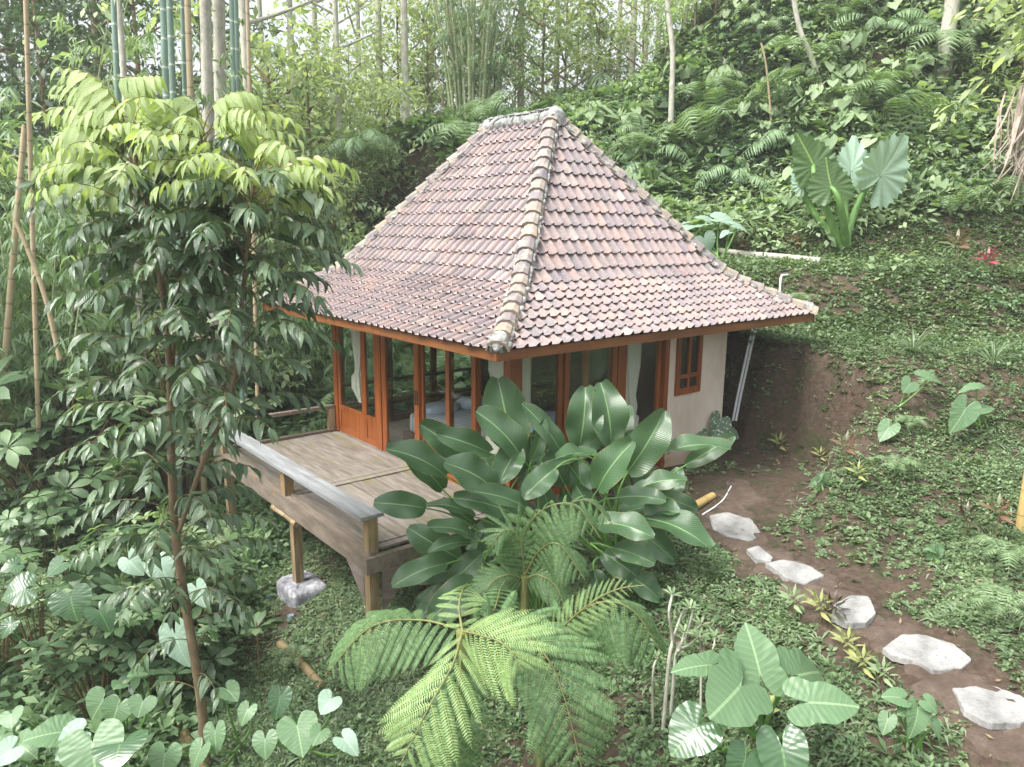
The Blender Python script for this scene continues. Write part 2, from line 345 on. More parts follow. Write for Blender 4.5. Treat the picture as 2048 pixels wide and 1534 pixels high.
HOUSE = thing('bungalow', 'small wooden bungalow with tall flared hipped roof of weathered clay tiles and a timber deck', 'bungalow', (2.3, 2.5, 0))
SZ = np.array([0, .10, .20, .30, .345, .40, .50, .64, .82, 1.0]); ZZ = np.array([2.31, 2.48, 2.655, 2.84, 2.94, 3.12, 3.50, 4.02, 4.69, 5.36])
def zs(s): return np.interp(s, SZ, ZZ)
def foot(s): return -.92+3.29*s, 5.66-3.29*s, -.88+2.81*s, 5.80-2.34*s
def rpt(face, s, q):
    x0, x1, y0, y1 = foot(s); z = zs(s)
    return {'L': (x0, q, z), 'B': (x1, q, z), 'R': (q, y0, z), 'K': (q, y1, z)}[face]
def rng_(face, s):
    x0, x1, y0, y1 = foot(s); return (y0, y1) if face in 'LB' else (x0, x1)
ROOF = Geo(); PIT = .1755
for face in 'LRBK':
    srow = np.concatenate([np.linspace(-.012, .335, 8), np.linspace(.335, 1.0, 14)[1:]])
    outn = {'L': (-1, 0), 'B': (1, 0), 'R': (0, -1), 'K': (0, 1)}[face]
    run = {'L': 3.29, 'B': 3.29, 'R': 2.81, 'K': 2.34}[face]
    cx = np.array([0, .10, .32, .52, .64, .70, .77, .86, .95, 1.03]); ch = np.array([.002, -.002, -.003, -.002, .002, .024, .042, .046, .030, -.002])
    flip = face in 'LK'
    for j in range(len(srow)-1):
        sa, sb = srow[j], srow[j+1]; sb2 = sb+(sb-sa)*.22
        lo0, hi0 = rng_(face, max(sa, 0)); slope = (zs(sb)-zs(max(sa, 0)))/((sb-max(sa, 0))*run)
        nn = nrm(np.array([outn[0]*slope, outn[1]*slope, 1.]))
        for k in range(int((lo0-.3)//PIT), int((hi0+.3)//PIT)+2):
            q0 = k*PIT; qs = q0+cx*PIT if not flip else q0+PIT*1.03-cx*PIT
            if qs.max() < lo0 or qs.min() > hi0: continue
            lo1, hi1 = rng_(face, min(sb2, 1.))
            jz = RNG.normal()*.0025; js = RNG.normal()*.0018; rows = []
            for (s, lift, lo, hi) in ((sa+js, .044, lo0-.0, hi0+.0), (.5*(sa+sb2)+js, .024, .5*(lo0+lo1), .5*(hi0+hi1)), (sb2, .004, lo1, hi1)):
                qq = np.clip(qs+RNG.normal()*.001, lo, hi); z = zs(s) if s > 0 else zs(0)+s*run*.52
                base = []
                for q in qq:
                    p = np.array(rpt(face, s, q), float); p[2] = z; base.append(p)
                rows.append(np.array(base)+nn[None]*(lift+jz+ch[:, None]*(1. if hi1-lo1 > .1 else .4)))
            if np.ptp(np.array(rows)[..., 0 if face in 'RK' else 1]) < .02: continue
            fr_ = rows[0]-nn[None]*.015+np.array([outn[0], outn[1], 0])*-.004
            V = np.concatenate([fr_]+rows); n = len(cx)
            F = [(r*n+i, r*n+i+1, (r+1)*n+i+1, (r+1)*n+i) for r in range(3) for i in range(n-1)]
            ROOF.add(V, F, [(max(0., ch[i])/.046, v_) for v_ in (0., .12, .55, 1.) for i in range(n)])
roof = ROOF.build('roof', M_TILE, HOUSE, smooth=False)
# smooth the tile curves but keep crisp fronts
g = Geo(); S_ = np.linspace(0, 1, 24)           # boarding under the tiles
for face in 'LRBK':
    P = np.array([[rpt(face, s, rng_(face, s)[0]), rpt(face, s, rng_(face, s)[1])] for s in S_], float); P[..., 2] -= .035
    V = P.reshape(-1, 3); F = [(2*i, 2*i+1, 2*i+3, 2*i+2) for i in range(len(S_)-1)]; g.add(V, F)
    V = V-np.array([0, 0, .03]); g.add(V, F)
g.build('soffit', M_WOODD, roof, smooth=False)
def hipc(cx_, cy_, s):
    x0, x1, y0, y1 = foot(s); return np.array([x0 if cx_ < 0 else x1, y0 if cy_ < 0 else y1, zs(s)])
SEC = np.array([(-.125, -.05), (-.095, .045), (-.04, .085), (.04, .085), (.095, .045), (.125, -.05)])
for a, b in ((-1, -1), (-1, 1), (1, -1), (1, 1)):
    g = Geo(); m = Geo(); ss = np.linspace(.0, 1., 400); C = np.array([hipc(a, b, s) for s in ss])
    L = np.concatenate([[0], np.cumsum(np.linalg.norm(np.diff(C, axis=0), axis=1))]); nc = int(L[-1]/.235)
    hd = nrm((C[-1]-C[0])*[1, 1, 0]); side = np.array([-hd[1], hd[0], 0])
    for i in range(nc):
        e0 = L[-1]*i/nc; e1 = L[-1]*(i+1.18)/nc
        p0 = np.array([np.interp(e0, L, C[:, k]) for k in range(3)]); p1 = np.array([np.interp(min(e1, L[-1]), L, C[:, k]) for k in range(3)])
        t = nrm(p1-p0); n_ = np.cross(side, t); n_ = n_ if n_[2] > 0 else -n_; rot = RNG.normal()*.03
        r_a = [p0+side*(u*1.09)+n_*(v*1.0+.045)+side*rot*.3 for u, v in SEC]; r_b = [p1+side*u*.9+n_*(v*.9+.012) for u, v in SEC]
        r_c = [p0+side*u*.95+n_*(v*.8+.03) for u, v in SEC]
        V = np.array(r_c+r_a+r_b); g.add(V, [(r*6+k, r*6+k+1, (r+1)*6+k+1, (r+1)*6+k) for r in range(2) for k in range(5)])
    g.build('hip_cap', M_HIP, roof, smooth=False)
    for sd in (-1, 1):
        n = 150; tt = np.linspace(0.004, .99, n); P = np.array([hipc(a, b, s) for s in tt])+side*sd*.105+np.array([0, 0, .02])
        P = P+RNG.normal(size=(n, 3))*.008; r = .022+.010*np.sin(np.arange(n)*.9+sd)+.007*RNG.normal(size=n)
        m.tube(P, np.abs(r), 7)
    P = C[0]+np.array([0, 0, .045]); k = 12; V = []; 
    P = np.array([C[0]+hd*q+np.array([0, 0, .035+q*.45]) for q in np.linspace(-.045, .22, 9)]); m.tube(P+RNG.normal(size=P.shape)*.006, np.array([.03, .075, .10, .115, .112, .118, .11, .10, .06])+RNG.normal(size=9)*.006, 12)
    m.build('mortar', M_MORT, roof)
g = Geo(); n = 60; yy = np.linspace(1.80, 3.60, n); P = np.stack([np.full(n, 2.37), yy, np.full(n, 5.40)+.03*np.sin(yy*9)*0], 1)
for dx, dz, rr in ((-.09, -.07, .085), (.09, -.07, .085), (0, .0, .085)):
    g.tube(P+[dx, 0, dz]+RNG.normal(size=(n, 3))*.008, rr+.012*RNG.normal(size=n), 9)
for e in (1.86, 3.54):
    g.tube(np.array([[2.37, e, 5.22], [2.37, e, 5.36], [2.37, e, 5.47], [2.37, e, 5.505]])+RNG.normal(size=(4, 3))*.01, [.15, .15, .10, .03], 11)
for i in range(9):
    y = 1.95+i*.18; g.beam((2.27, y, 5.455+.01*RNG.normal()), (2.47, y+.02, 5.46), .13, .02)
g.build('ridge_cap', M_MORT, roof)
for nm, a, b in (('fascia', (-.915, -.90, 2.25), (-.915, 5.82, 2.25)), ('fascia', (-.94, -.875, 2.25), (5.68, -.875, 2.25)), ('fascia', (5.655, -.90, 2.25), (5.655, 5.82, 2.25)), ('fascia', (-.94, 5.795, 2.25), (5.68, 5.795, 2.25))):
    Geo().beam(a, b, .03, .115).build(nm, M_FASC, roof, smooth=False)
g = Geo()
for i in range(10):
    y = .15+i*.5; g.beam((-.9, y, 2.25), (.1, y, 2.72), .045, .07); g.beam((5.64, y, 2.25), (4.6, y, 2.72), .045, .07)
for i in range(10):
    x = .15+i*.48; g.beam((x, -.86, 2.25), (x, .1, 2.80), .045, .07)
g.build('rafters', M_WOODD, roof, smooth=False)
# ---- walls
W_, D_ = 5.06, 4.56
Geo().box((3.10, -.02, -.45), (D_, .10, 2.62)).build('wall', M_PLAS, HOUSE, smooth=False)
Geo().box((D_-.10, .103, -.45), (D_, W_-.003, 2.62)).build('wall', M_PLAS, HOUSE, smooth=False)
Geo().box((3.12, W_-.10, -.45), (D_-.103, W_, 2.62)).build('wall', M_PLAS, HOUSE, smooth=False)
Geo().box((3.12, .103, .004), (3.18, W_-.103, 2.60)).build('partition', M_DKW, HOUSE, smooth=False)
Geo().box((0, 0, -.12), (3.10, W_, 0)).build('floor', M_DECK, HOUSE, smooth=False)
Geo().box((.05, .05, 2.50), (D_-.12, W_-.12, 2.53)).build('ceiling', M_WOODD, HOUSE, smooth=False)
def post(x0, y0, x1, y1, z0, z1, m=M_WOOD, nm='post'):
    return Geo().box((x0, y0, z0), (x1, y1, z1)).build(nm, m, HOUSE, smooth=False)
post(0, 0, .12, .12, -.12, 2.6); post(0, 4.93, .12, W_, -.12, 2.6); post(3.0, -.03, 3.098, .11, -.12, 2.6); post(2.0, .012, 2.10, .11, -.12, 2.55); post(.005, 3.36, .13, 3.52, -.12, 2.5)
post(-.02, -.01, .0, .13, -.16, 2.5); Geo().box((.121, -.012, 2.17), (2.998, .10, 2.48)).build('lintel', M_WOOD, HOUSE, smooth=False)
Geo().box((.006, .121, 2.17), (.10, 4.929, 2.48)).build('lintel', M_WOOD, HOUSE, smooth=False)
def panel(axis_, a0, a1, z0, z1, off, stile=.075, sill=.0, name='glazed_door', rail=.10, wood=0., handle=None, th=.045, mid=None):
    """framed pane: along x (axis 'x', face at y = off) or along y (face at x = off)"""
    def bx(u0, u1, w0, w1, d0=0., d1=th):
        return ((u0, off+d0, w0), (u1, off+d1, w1)) if axis_ == 'x' else ((off+d0, u0, w0), (off+d1, u1, w1))
    f = Geo(); f.box(*bx(a0, a0+stile, z0, z1)); f.box(*bx(a1-stile, a1, z0, z1))
    f.box(*bx(a0+stile, a1-stile, z0, z0+rail, .002, th-.002)); f.box(*bx(a0+stile, a1-stile, z1-rail*.7, z1, .002, th-.002))
    zz = z0+rail
    if wood:
        f.box(*bx(a0+stile, a1-stile, z0+wood-.08, z0+wood, .002, th-.002))
    o = f.build(name, M_WOOD, HOUSE, smooth=False)
    if wood:
        Geo().box(*bx(a0+stile, a1-stile, z0+rail, z0+wood-.08, .014, th-.014)).build('lower_panel', M_WOOD, o, smooth=False); zz = z0+wood
    Geo().box(*bx(a0+stile, a1-stile, zz, z1-rail*.7, th*.42, th*.55)).build('pane', M_GLASS, o, smooth=False)
    if handle:
        for du in (-.028, .028): Geo().box(*bx(handle-.009+du, handle+.009+du, .98, 1.20, -.012, .0)).build('handle', M_BLK, o, smooth=False)
        g = Geo(); c0 = bx(handle, handle, .86, .86, -.012, 0)[0]; c1 = bx(handle, handle, .86, .86, .01, .01)[0]; g.tube([c0, c1], .014, 10); g.build('lock', M_CHR, o)
    return o
M_BLK = NT('black_metal'); M_BLK = M_BLK.done(M_BLK.pbr((.02, .02, .02), .4)); M_CHR = NT('steel'); M_CHR = M_CHR.done(M_CHR.pbr((.6, .6, .6), .3, Metallic=.9))
# window side (y = 0): corner light, pair of doors, narrow light
panel('x', .122, .93, 0, 2.168, .03, .085); panel('x', .95, 1.98, 0, 2.168, .012, .09); panel('x', 2.12, 2.98, 0, 2.168, .03, .08, name='fixed_light')
panel('x', 1.36, 1.98, 0, 2.16, .062, .09)
# deck side (x = 0)
panel('y', 3.98, 4.925, 0, 2.168, .02, .07, name='fixed_light', wood=.50); panel('y', 3.53, 3.975, 0, 2.168, .02, .07, name='fixed_light', wood=.50)
panel('y', 2.22, 3.34, 0, 2.168, .012, .13, handle=2.285); panel('y', 1.42, 2.26, 0, 2.168, .062, .09); panel('y', .78, 1.50, 0, 2.168, .012, .09); panel('y', .122, .86, 0, 2.168, .06, .09, name='fixed_light')
# far side (y = W_): windows over the valley
for a in (.125, 1.12, 2.115): panel('x', a, a+.985, 0, 2.168, W_-.08, .06, name='fixed_light')
Geo().box((.12, W_-.10, 2.17), (3.10, W_-.01, 2.5)).build('lintel', M_WOODD, HOUSE, smooth=False)
Geo().box((.13, W_-.16, .80), (3.09, W_-.09, .85)).build('rail', M_WOODD, HOUSE, smooth=False)
Geo().box((.13, W_-.30, .40), (3.09, W_-.10, .45)).build('bench', M_WOODD, HOUSE, smooth=False)
# casement window in the plaster wall
f = Geo(); wx0, wx1, wz0, wz1 = 3.26, 3.87, 1.10, 2.26
for lo, hi in (((wx0, -.06, wz0), (wx0+.085, -.018, wz1)), ((wx1-.085, -.06, wz0), (wx1, -.018, wz1)), ((wx0+.085, -.058, wz0), (wx1-.085, -.018, wz0+.10)), ((wx0+.085, -.058, wz1-.08), (wx1-.085, -.018, wz1)),
               ((3.535, -.056, wz0+.10), (3.595, -.018, wz1-.08)), ((wx0+.085, -.054, 1.36), (wx1-.085, -.018, 1.42)), ((wx0+.085, -.054, 2.04), (wx1-.085, -.018, 2.10))): f.box(lo, hi)
win = f.build('window', M_WOOD, HOUSE, smooth=False)
N = NT('dark_pane'); M_DP = N.done(N.pbr((.012, .014, .014), .08, None, .6))
Geo().box((wx0+.05, -.030, wz0+.05), (wx1-.05, -.0195, wz1-.04)).build('pane', M_DP, win, smooth=False)
Geo().box((4.40, -.16, 2.12), (4.54, -.02, 2.24)).build('bracket', M_WOODD, HOUSE, smooth=False)
# ---- deck
dk = Geo(); x = -2.04
while x < -.03:
    w_ = .19+.05*RNG.random(); x1 = min(x+w_, -.012)
    for y0, y1 in ((.14, 2.22), (2.52, 4.96)):
        dz = RNG.normal()*.003; dk.box((x+.006, y0+RNG.normal()*.006, -.045+dz), (x1-.006, y1, -.008+dz))
    x += w_
for y0 in (2.235, 2.375): dk.box((-2.04, y0, -.04), (-.012, y0+.125, .006))
for y0 in (.02,): dk.box((-1.9, y0, -.05), (-.012, y0+.11, -.02))
DK = thing('deck', '', 'x', (-1, 2.5, 0)); DK.parent = HOUSE; DK.location = (-3.3, 0, 0); del DK['label']; del DK['category']; DK['_o'] = [-1., 2.5, 0.]
def dpart(g, nm, m): return g.build(nm, m, DK, smooth=False)
dpart(dk, 'planks', M_DECK)
dpart(Geo().box((-2.14, -.10, -.25), (-2.05, 5.22, -.01)), 'beam', M_BEAM)
dpart(Geo().box((-2.20, -.16, -.22), (.02, -.075, -.03)), 'beam', M_BEAM)
dpart(Geo().box((-2.04, 5.0, -.22), (.0, 5.10, .03)), 'beam', M_BEAM)
dpart(Geo().box((-2.04, 2.30, -.24), (-.0, 2.44, -.05)), 'joist', M_BEAM)
dpart(Geo().box((-2.03, .0, -.10), (-2.0, 4.98, .02)), 'edge_board', M_BEAM)
for i, (px_, py_) in enumerate(((-2.12, -.07), (-2.03, 2.28), (-2.04, 4.95))):
    zz = float(zt(px_, py_))
    dpart(Geo().box((px_, py_, zz-.2), (px_+.125, py_+.125, .405 if i != 1 else -.255)), 'post', M_POST)
dpart(Geo().box((-2.12, 2.28, -.01), (-1.99, 2.42, .405)), 'rail_post', M_POST)
dpart(Geo().box((-2.12, 4.80, -.01), (-1.99, 4.94, .405)), 'rail_post', M_POST)
dpart(Geo().box((-2.22, .14, .408), (-1.96, 4.98, .448)), 'rail', M_RAIL)
dpart(Geo().box((-2.22, -.10, .408), (-1.93, .135, .452)), 'rail', M_RAIL)
dpart(Geo().box((-1.72, 5.02, .41), (-.0, 5.12, .47)), 'rail', M_BEAM)
dpart(Geo().box((-.13, 5.02, -.1), (-.02, 5.12, .41)), 'rail_post', M_POST)
g = Geo(); g.add([(-2.125, .057, -.252), (-2.125, .50, -.252), (-2.125, .057, -.68), (-2.10, .057, -.252), (-2.10, .50, -.252), (-2.10, .057, -.68)], [(0, 2, 1), (3, 4, 5)]); g.add([(-2.125, .50, -.252), (-2.125, .057, -.68), (-2.10, .50, -.252), (-2.10, .057, -.68)], [(0, 1, 3, 2)]); dpart(g, 'gusset', M_GUS)
g = Geo(); g.add([(-1.993, -.15, -.222), (-1.45, -.15, -.222), (-1.993, -.15, -.72), (-1.993, -.12, -.222), (-1.45, -.12, -.222), (-1.993, -.12, -.72)], [(0, 1, 2), (3, 5, 4)]); g.add([(-1.45, -.15, -.222), (-1.993, -.15, -.72), (-1.45, -.12, -.222), (-1.993, -.12, -.72)], [(0, 2, 3, 1)]); dpart(g, 'gusset', M_GUS)
g = Geo(); g.tube([(-2.12, 1.93, -.30), (-2.10, 2.3, -.29), (-2.11, 2.75, -.30)], [.045, .05, .05], 9); g.build('pole', M_POST, DK)
g = Geo(); g.tube([(-1.9, .25, -.62), (-.2, .2, -.60)], .04, 9); g.build('pole', M_POST, DK)
for px_, py_ in ((-.1, .1), (-.1, 2.4), (-.1, 4.9), (2.9, .1), (1.4, .15), (1.4, 4.9), (3.1, 4.9)):
    Geo().box((px_, py_, float(zt(px_, py_))-.2), (px_+.12, py_+.12, -.122)).build('stilt', M_POST, HOUSE, smooth=False)
Geo().box((-.0, -.02, -.30), (3.1, .06, -.122)).build('sill_beam', M_BEAM, HOUSE, smooth=False)
Geo().box((-.01, .065, -.30), (.07, 5.06, -.122)).build('sill_beam', M_BEAM, HOUSE, smooth=False)
# concrete footing, two pipe caps beside it
N = NT('concrete'); n1 = N.noise(5, 7, .7); n2 = N.noise(30, 5, .7)
M_CON = N.done(N.pbr(N.ramp(n1, [(.3, G_('5f6067')), (.5, G_('8b8c93')), (.66, G_('c3c4c6'))]), .9, N.bump(N.math('ADD', n1, n2), .8, .02), .2))
def rock(C, R, seed, n=18, m_=12, sq=.5, am=.10):
    rg = np.random.default_rng(seed); ph = rg.random(6)*6
    th_ = np.linspace(0, 2*math.pi, n, endpoint=False); fi = np.linspace(-math.pi/2, math.pi/2, m_); V = []
    for f in fi:
        for t in th_:
            c, s, z = math.cos(f)*math.cos(t), math.cos(f)*math.sin(t), math.sin(f)
            v = np.array([np.sign(c)*abs(c)**sq, np.sign(s)*abs(s)**sq, np.sign(z)*abs(z)**sq])
            k = 1+am*(math.sin(3*t+ph[0])*math.cos(2*f+ph[1])+.6*math.sin(5*t+ph[2]+3*f)); V.append(np.array(C)+v*np.array(R)*k)
    return V, [(i*n+k, i*n+(k+1) % n, (i+1)*n+(k+1) % n, (i+1)*n+k) for i in range(m_-1) for k in range(n)]
zf = float(zt(-1.97, 2.34)); g = Geo(); g.add(*rock((-1.93, 2.33, zf-.04), (.27, .34, .24), 3, 44, 18, sq=.25, am=.03))
tag(g.build('concrete_footing', M_CON, None, (-1.97, 2.34, zf)), 'rough grey concrete footing under the deck post', 'footing')
N = NT('blue_grey_plastic'); M_CAP = N.done(N.pbr(G_('7f8ba0'), .45))
for (u, v), lb in (((582, 1238), 'pale blue pipe cap in front of the concrete footing'), ((540, 1196), 'pale blue pipe cap left of the concrete footing')):
    p = gpt(u, v); g = Geo(); g.tube([p-[0, 0, .03], p+[0, 0, .05], p+[0, 0, .058]], [.05, .05, .042], 18)
    tag(g.build('pipe_cap', M_CAP, None, p), lb, 'pipe cap', 'pipe caps by the footing')
# ---- curtains, bed
N = NT('curtain'); n1 = N.noise(90, 2); c = N.mix(N.math('MULTIPLY', N.noise(3, 3), .5), G_('f2eee4'), G_('dcd6c6'))
p = N.pbr(c, .9, N.bump(n1, .15, .003), .1); tr = N.n('BsdfTranslucent'); tr.inputs[0].default_value = (.7, .67, .58, 1)
ms = N.n('MixShader'); ms.inputs[0].default_value = .35; N.l(p, ms.inputs[1]); N.l(tr.outputs[0], ms.inputs[2]); M_CUR = N.done(ms.outputs[0])
def curtain(base, ax, prof, lb, pleats=9, seed=0):
    """prof: list of (z, centre offset, half width, depth)"""
    rg = np.random.default_rng(seed); n = 90; ph = rg.random(4)*6; g = Geo(); pr = np.array(prof, float)
    zz = np.linspace(pr[0, 0], pr[-1, 0], 60); zi = -zz if pr[0, 0] > pr[-1, 0] else zz; pz = -pr[:, 0] if pr[0, 0] > pr[-1, 0] else pr[:, 0]
    V = []; ax = np.array(ax, float); ay = np.array([-ax[1], ax[0], 0])
    for z, q in zip(zz, zi):
        c_, hw, dp = (np.interp(q, pz, pr[:, k]) for k in (1, 2, 3))
        for i in range(n):
            t = 2*math.pi*i/n; rr = 1+.16*math.sin(pleats*t+ph[0]+.5*math.sin(z*3))+.08*math.sin(2.3*pleats*t+ph[1])
            V.append(np.array(base)+ax*(c_+hw*math.cos(t)*rr)+ay*dp*math.sin(t)*rr+UP*z)
    g.add(V, [(i*n+k, i*n+(k+1) % n, (i+1)*n+(k+1) % n, (i+1)*n+k) for i in range(59) for k in range(n)])
    tag(g.build('curtain', M_CUR, None, base), lb, 'curtain', 'cream curtains inside the glass')
curtain((2.42, .19, 0), (1, 0, 0), [(2.40, 0, .26, .04), (1.6, .02, .22, .05), (1.18, .03, .13, .05), (1.12, .04, .12, .06), (1.0, .05, .14, .07), (.86, .06, .11, .06), (.82, .10, .15, .05), (.62, .12, .12, .04)], 'cream curtain tied in a thick knot beside the plaster wall', 11, 1)
curtain((.30, .19, 0), (1, 0, 0), [(2.40, 0, .17, .04), (1.3, .0, .165, .05), (.9, -.02, .13, .05), (.35, -.04, .10, .04)], 'long straight cream curtain hanging just right of the corner post', 9, 2)
curtain((.19, .46, 0), (0, 1, 0), [(2.40, 0, .24, .03), (1.75, 0, .23, .04), (1.45, -.03, .12, .04), (1.30, -.06, .05, .04), (1.15, -.0, .12, .04), (.85, .07, .22, .04), (.5, .12, .28, .03)], 'sheer cream curtain gathered at its waist left of the corner post', 7, 3)
curtain((.20, 4.45, 0), (0, 1, 0), [(2.40, 0, .20, .04), (1.7, .0, .19, .05), (1.2, .0, .10, .05), (1.12, .02, .09, .06), (1.05, .03, .17, .08), (.85, .03, .18, .08), (.72, .0, .12, .05), (.6, -.04, .05, .03)], 'cream curtain with a bunched knot at the far end of the deck side', 9, 4)
N = NT('bed_linen'); wv = N.n('TexWave'); wv.inputs['Scale'].default_value = 2.6; wv.bands_direction = 'Y'; N.l(N.n('TexCoord').outputs['Object'], wv.inputs[0])
c = N.mix(N.ramp(wv.outputs['Fac'], [(.955, (0, 0, 0)), (.975, (1, 1, 1))]), G_('dfe3ea'), G_('5f6470'))
M_BED = N.done(N.pbr(c, .85, N.bump(N.noise(4, 4), .5, .03), .2))
N = NT('white_cotton'); M_COT = N.done(N.pbr(G_('c9d6ea'), .85, N.bump(N.noise(9, 4), .6, .02), .2))
B_ = thing('bed', 'low wide bed with white striped cover behind the glass doors', 'bed', (1.75, 2.2, 0))
g = Geo(); g.box((.62, .85, .004), (2.72, 3.72, .16)); g.build('bed_frame', M_WOODD, B_, smooth=False)
g = Geo(); g.add(*rock((1.67, 2.28, .33), (1.03, 1.42, .17), 5, 40, 16, .18, .008)); g.build('mattress', M_BED, B_)
for i, (x, y, lb) in enumerate(((1.15, 3.35, 'plump white pillow at the far corner of the bed, nearest the deck'), (1.9, 3.35, 'plump white pillow at the middle of the bed head'), (1.75, 1.3, 'folded white quilt heaped on the near end of the bed'))):
    g = Geo(); R = (.36, .22, .10) if i < 2 else (.62, .42, .17); g.add(*rock((x, y, .50+R[2]*.6), R, 8+i, 28, 14, .75, .05))
    tag(g.build('pillow' if i < 2 else 'quilt', M_COT, None, (x, y, .5)), lb, 'pillow' if i < 2 else 'quilt')
# ================================================================== leaf shapes
def leafT(n=6, width=.3, kind_='ovate', fold=.15, droop=.15, wave=0., seed=0):
    t = np.linspace(0, 1, n+1); rg = np.random.default_rng(seed)
    wf = {'ovate': np.sin(np.pi*t**.75)**.8, 'obov': np.sin(np.pi*t**1.35)**.8, 'lance': np.sin(np.pi*t**.6)**.9, 'paddle': np.clip(np.sin(np.pi*t**.9), 0, 1)**.55, 'strap': np.clip(1-t**3, 0, 1)*np.clip(t*8, .35, 1)}[kind_]*width/2
    wf[-1] = 0; wf[0] = min(wf[0], .012); V = []; U = []
    for i in range(n+1):
        z = -droop*t[i]**2; y = t[i]*(1-.35*droop*t[i]); wv = wave*math.sin(i*2.1+seed)
        V += [(-wf[i], y, z+fold*wf[i]+wv), (0, y, z), (wf[i], y, z+fold*wf[i]-wv)]; U += [(0, t[i]), (.5, t[i]), (1, t[i])]
    F = []
    for i in range(n):
        F += [(3*i, 3*i+1, 3*i+4, 3*i+3), (3*i+1, 3*i+2, 3*i+5, 3*i+4)]
    return np.array(V), np.array(F), np.zeros((0, 3), int), np.array(U)
HPHI = np.radians([0, 6, 15, 30, 55, 85, 110, 135, 152, 163, 171, 180]); HR = np.array([1, .93, .80, .65, .54, .50, .53, .60, .62, .54, .30, .06])
def heartT(nr=4, na=36, width=1., cup=.10, droop=.25, scal=0., ns=12, seed=0, rip=.02, arrow=0.):
    """heart-shaped blade, attachment at the origin, tip at +Y"""
    V = [(0, 0, 0)]; U = [(.5, 0.)]; ph = np.linspace(-math.pi, math.pi, na+1)
    for k in range(1, nr+1):
        f = k/nr
        for a in ph:
            aa = abs(a); r = np.interp(aa, HPHI, HR)*f
            if arrow: r *= 1-arrow*math.exp(-((aa-1.4)/.5)**2)
            if scal: r *= 1+scal*math.sin(aa*ns*2)*f**3
            x = r*math.sin(a)*width; y = r*math.cos(a)
            z = cup*abs(x)**1.2*1.4-droop*max(y, 0)**2-droop*.5*max(-y, 0)**2+rip*f*f*math.sin(aa*ns+seed)
            V.append((x, y, z)); U.append((.5+x*1.0, y))
    F4 = []; F3 = []
    for i in range(na):
        F3.append((0, 1+i+1, 1+i))
        for k in range(nr-1):
            o = 1+k*(na+1)+i; F4.append((o, o+1, o+na+2, o+na+1))
    return np.array(V, float), np.array(F4), np.array(F3), np.array(U)
def pinnaT(K=20, pw=.16, droop=.25, seed=0, ang=72, width=.20):
    """one fern pinna: midrib and K pairs of narrow leaflets"""
    g = Geo(); t = np.linspace(.03, .97, K); pl = pw*np.clip(np.sin(np.pi*(t*.86+.10))**.6, .08, 1)*np.where(t > .85, (1-t)/.15*.85+.15, 1)
    z = lambda q: -droop*q**2
    n = 8; q = np.linspace(0, 1, n+1); wv = .006*(1-q*.7)
    V = np.concatenate([np.stack([-wv, q, z(q)+.002], 1), np.stack([wv, q, z(q)+.002], 1)]); g.add(V, [(i, n+1+i, n+2+i, i+1) for i in range(n)], [(.5, .5)]*len(V))
    T = leafT(3, width, 'strap', .1, .15); T[3][:, 0] = .2
    a = math.radians(ang)
    for sd in (-1, 1):
        P = np.stack([np.zeros(K), t, z(t)], 1); D = np.stack([np.full(K, sd*math.sin(a)), np.full(K, math.cos(a)), -2*droop*t*math.cos(a)-.10], 1)
        g.inst(T, P, D, np.array([0, 0, 1.]), np.stack([pl, pl, pl], 1))
    return g.T()
def bez(a, b, c, n):
    t = np.linspace(0, 1, n)[:, None]; return (1-t)**2*a+2*t*(1-t)*b+t*t*c
def frond(g, P, N, pl, n=18, T=None, fwd=.45, droop=.25, rr=.008, stalk=.12, gs=None):
    """fern frond along the points P (first third bare): pinnae of length pl"""
    P, _ = resample(P, 1., 8); L = np.concatenate([[0], np.cumsum(np.linalg.norm(np.diff(P, axis=0), axis=1))]); L /= L[-1]
    t = np.linspace(stalk, .99, n); C = np.stack([np.interp(t, L, P[:, k]) for k in range(3)], 1); Tn = nrm(np.gradient(P, axis=0)); Tt = nrm(np.stack([np.interp(t, L, Tn[:, k]) for k in range(3)], 1))
    Nn = nrm(N-Tt*np.sum(Tt*N, 1, keepdims=True)); X = np.cross(Tt, Nn)
    s = (t-stalk)/(1-stalk); ln = pl*np.clip(np.sin(np.pi*(s*.78+.18))**.8, .1, 1)*np.where(s > .8, (1-s)/.2*.8+.2, 1)
    for sd in (-1, 1):
        D = X*sd+Tt*(fwd+.35*s[:, None])-Nn*.0+np.array([0, 0, -droop])*1.0+RNG.normal(size=(n, 3))*.03
        g.inst(T, C, D, Nn+X*sd*.15, np.stack([ln, ln, ln], 1))
    (gs or g).tube(P, np.linspace(rr, rr*.3, len(P)), 6, cap=False)
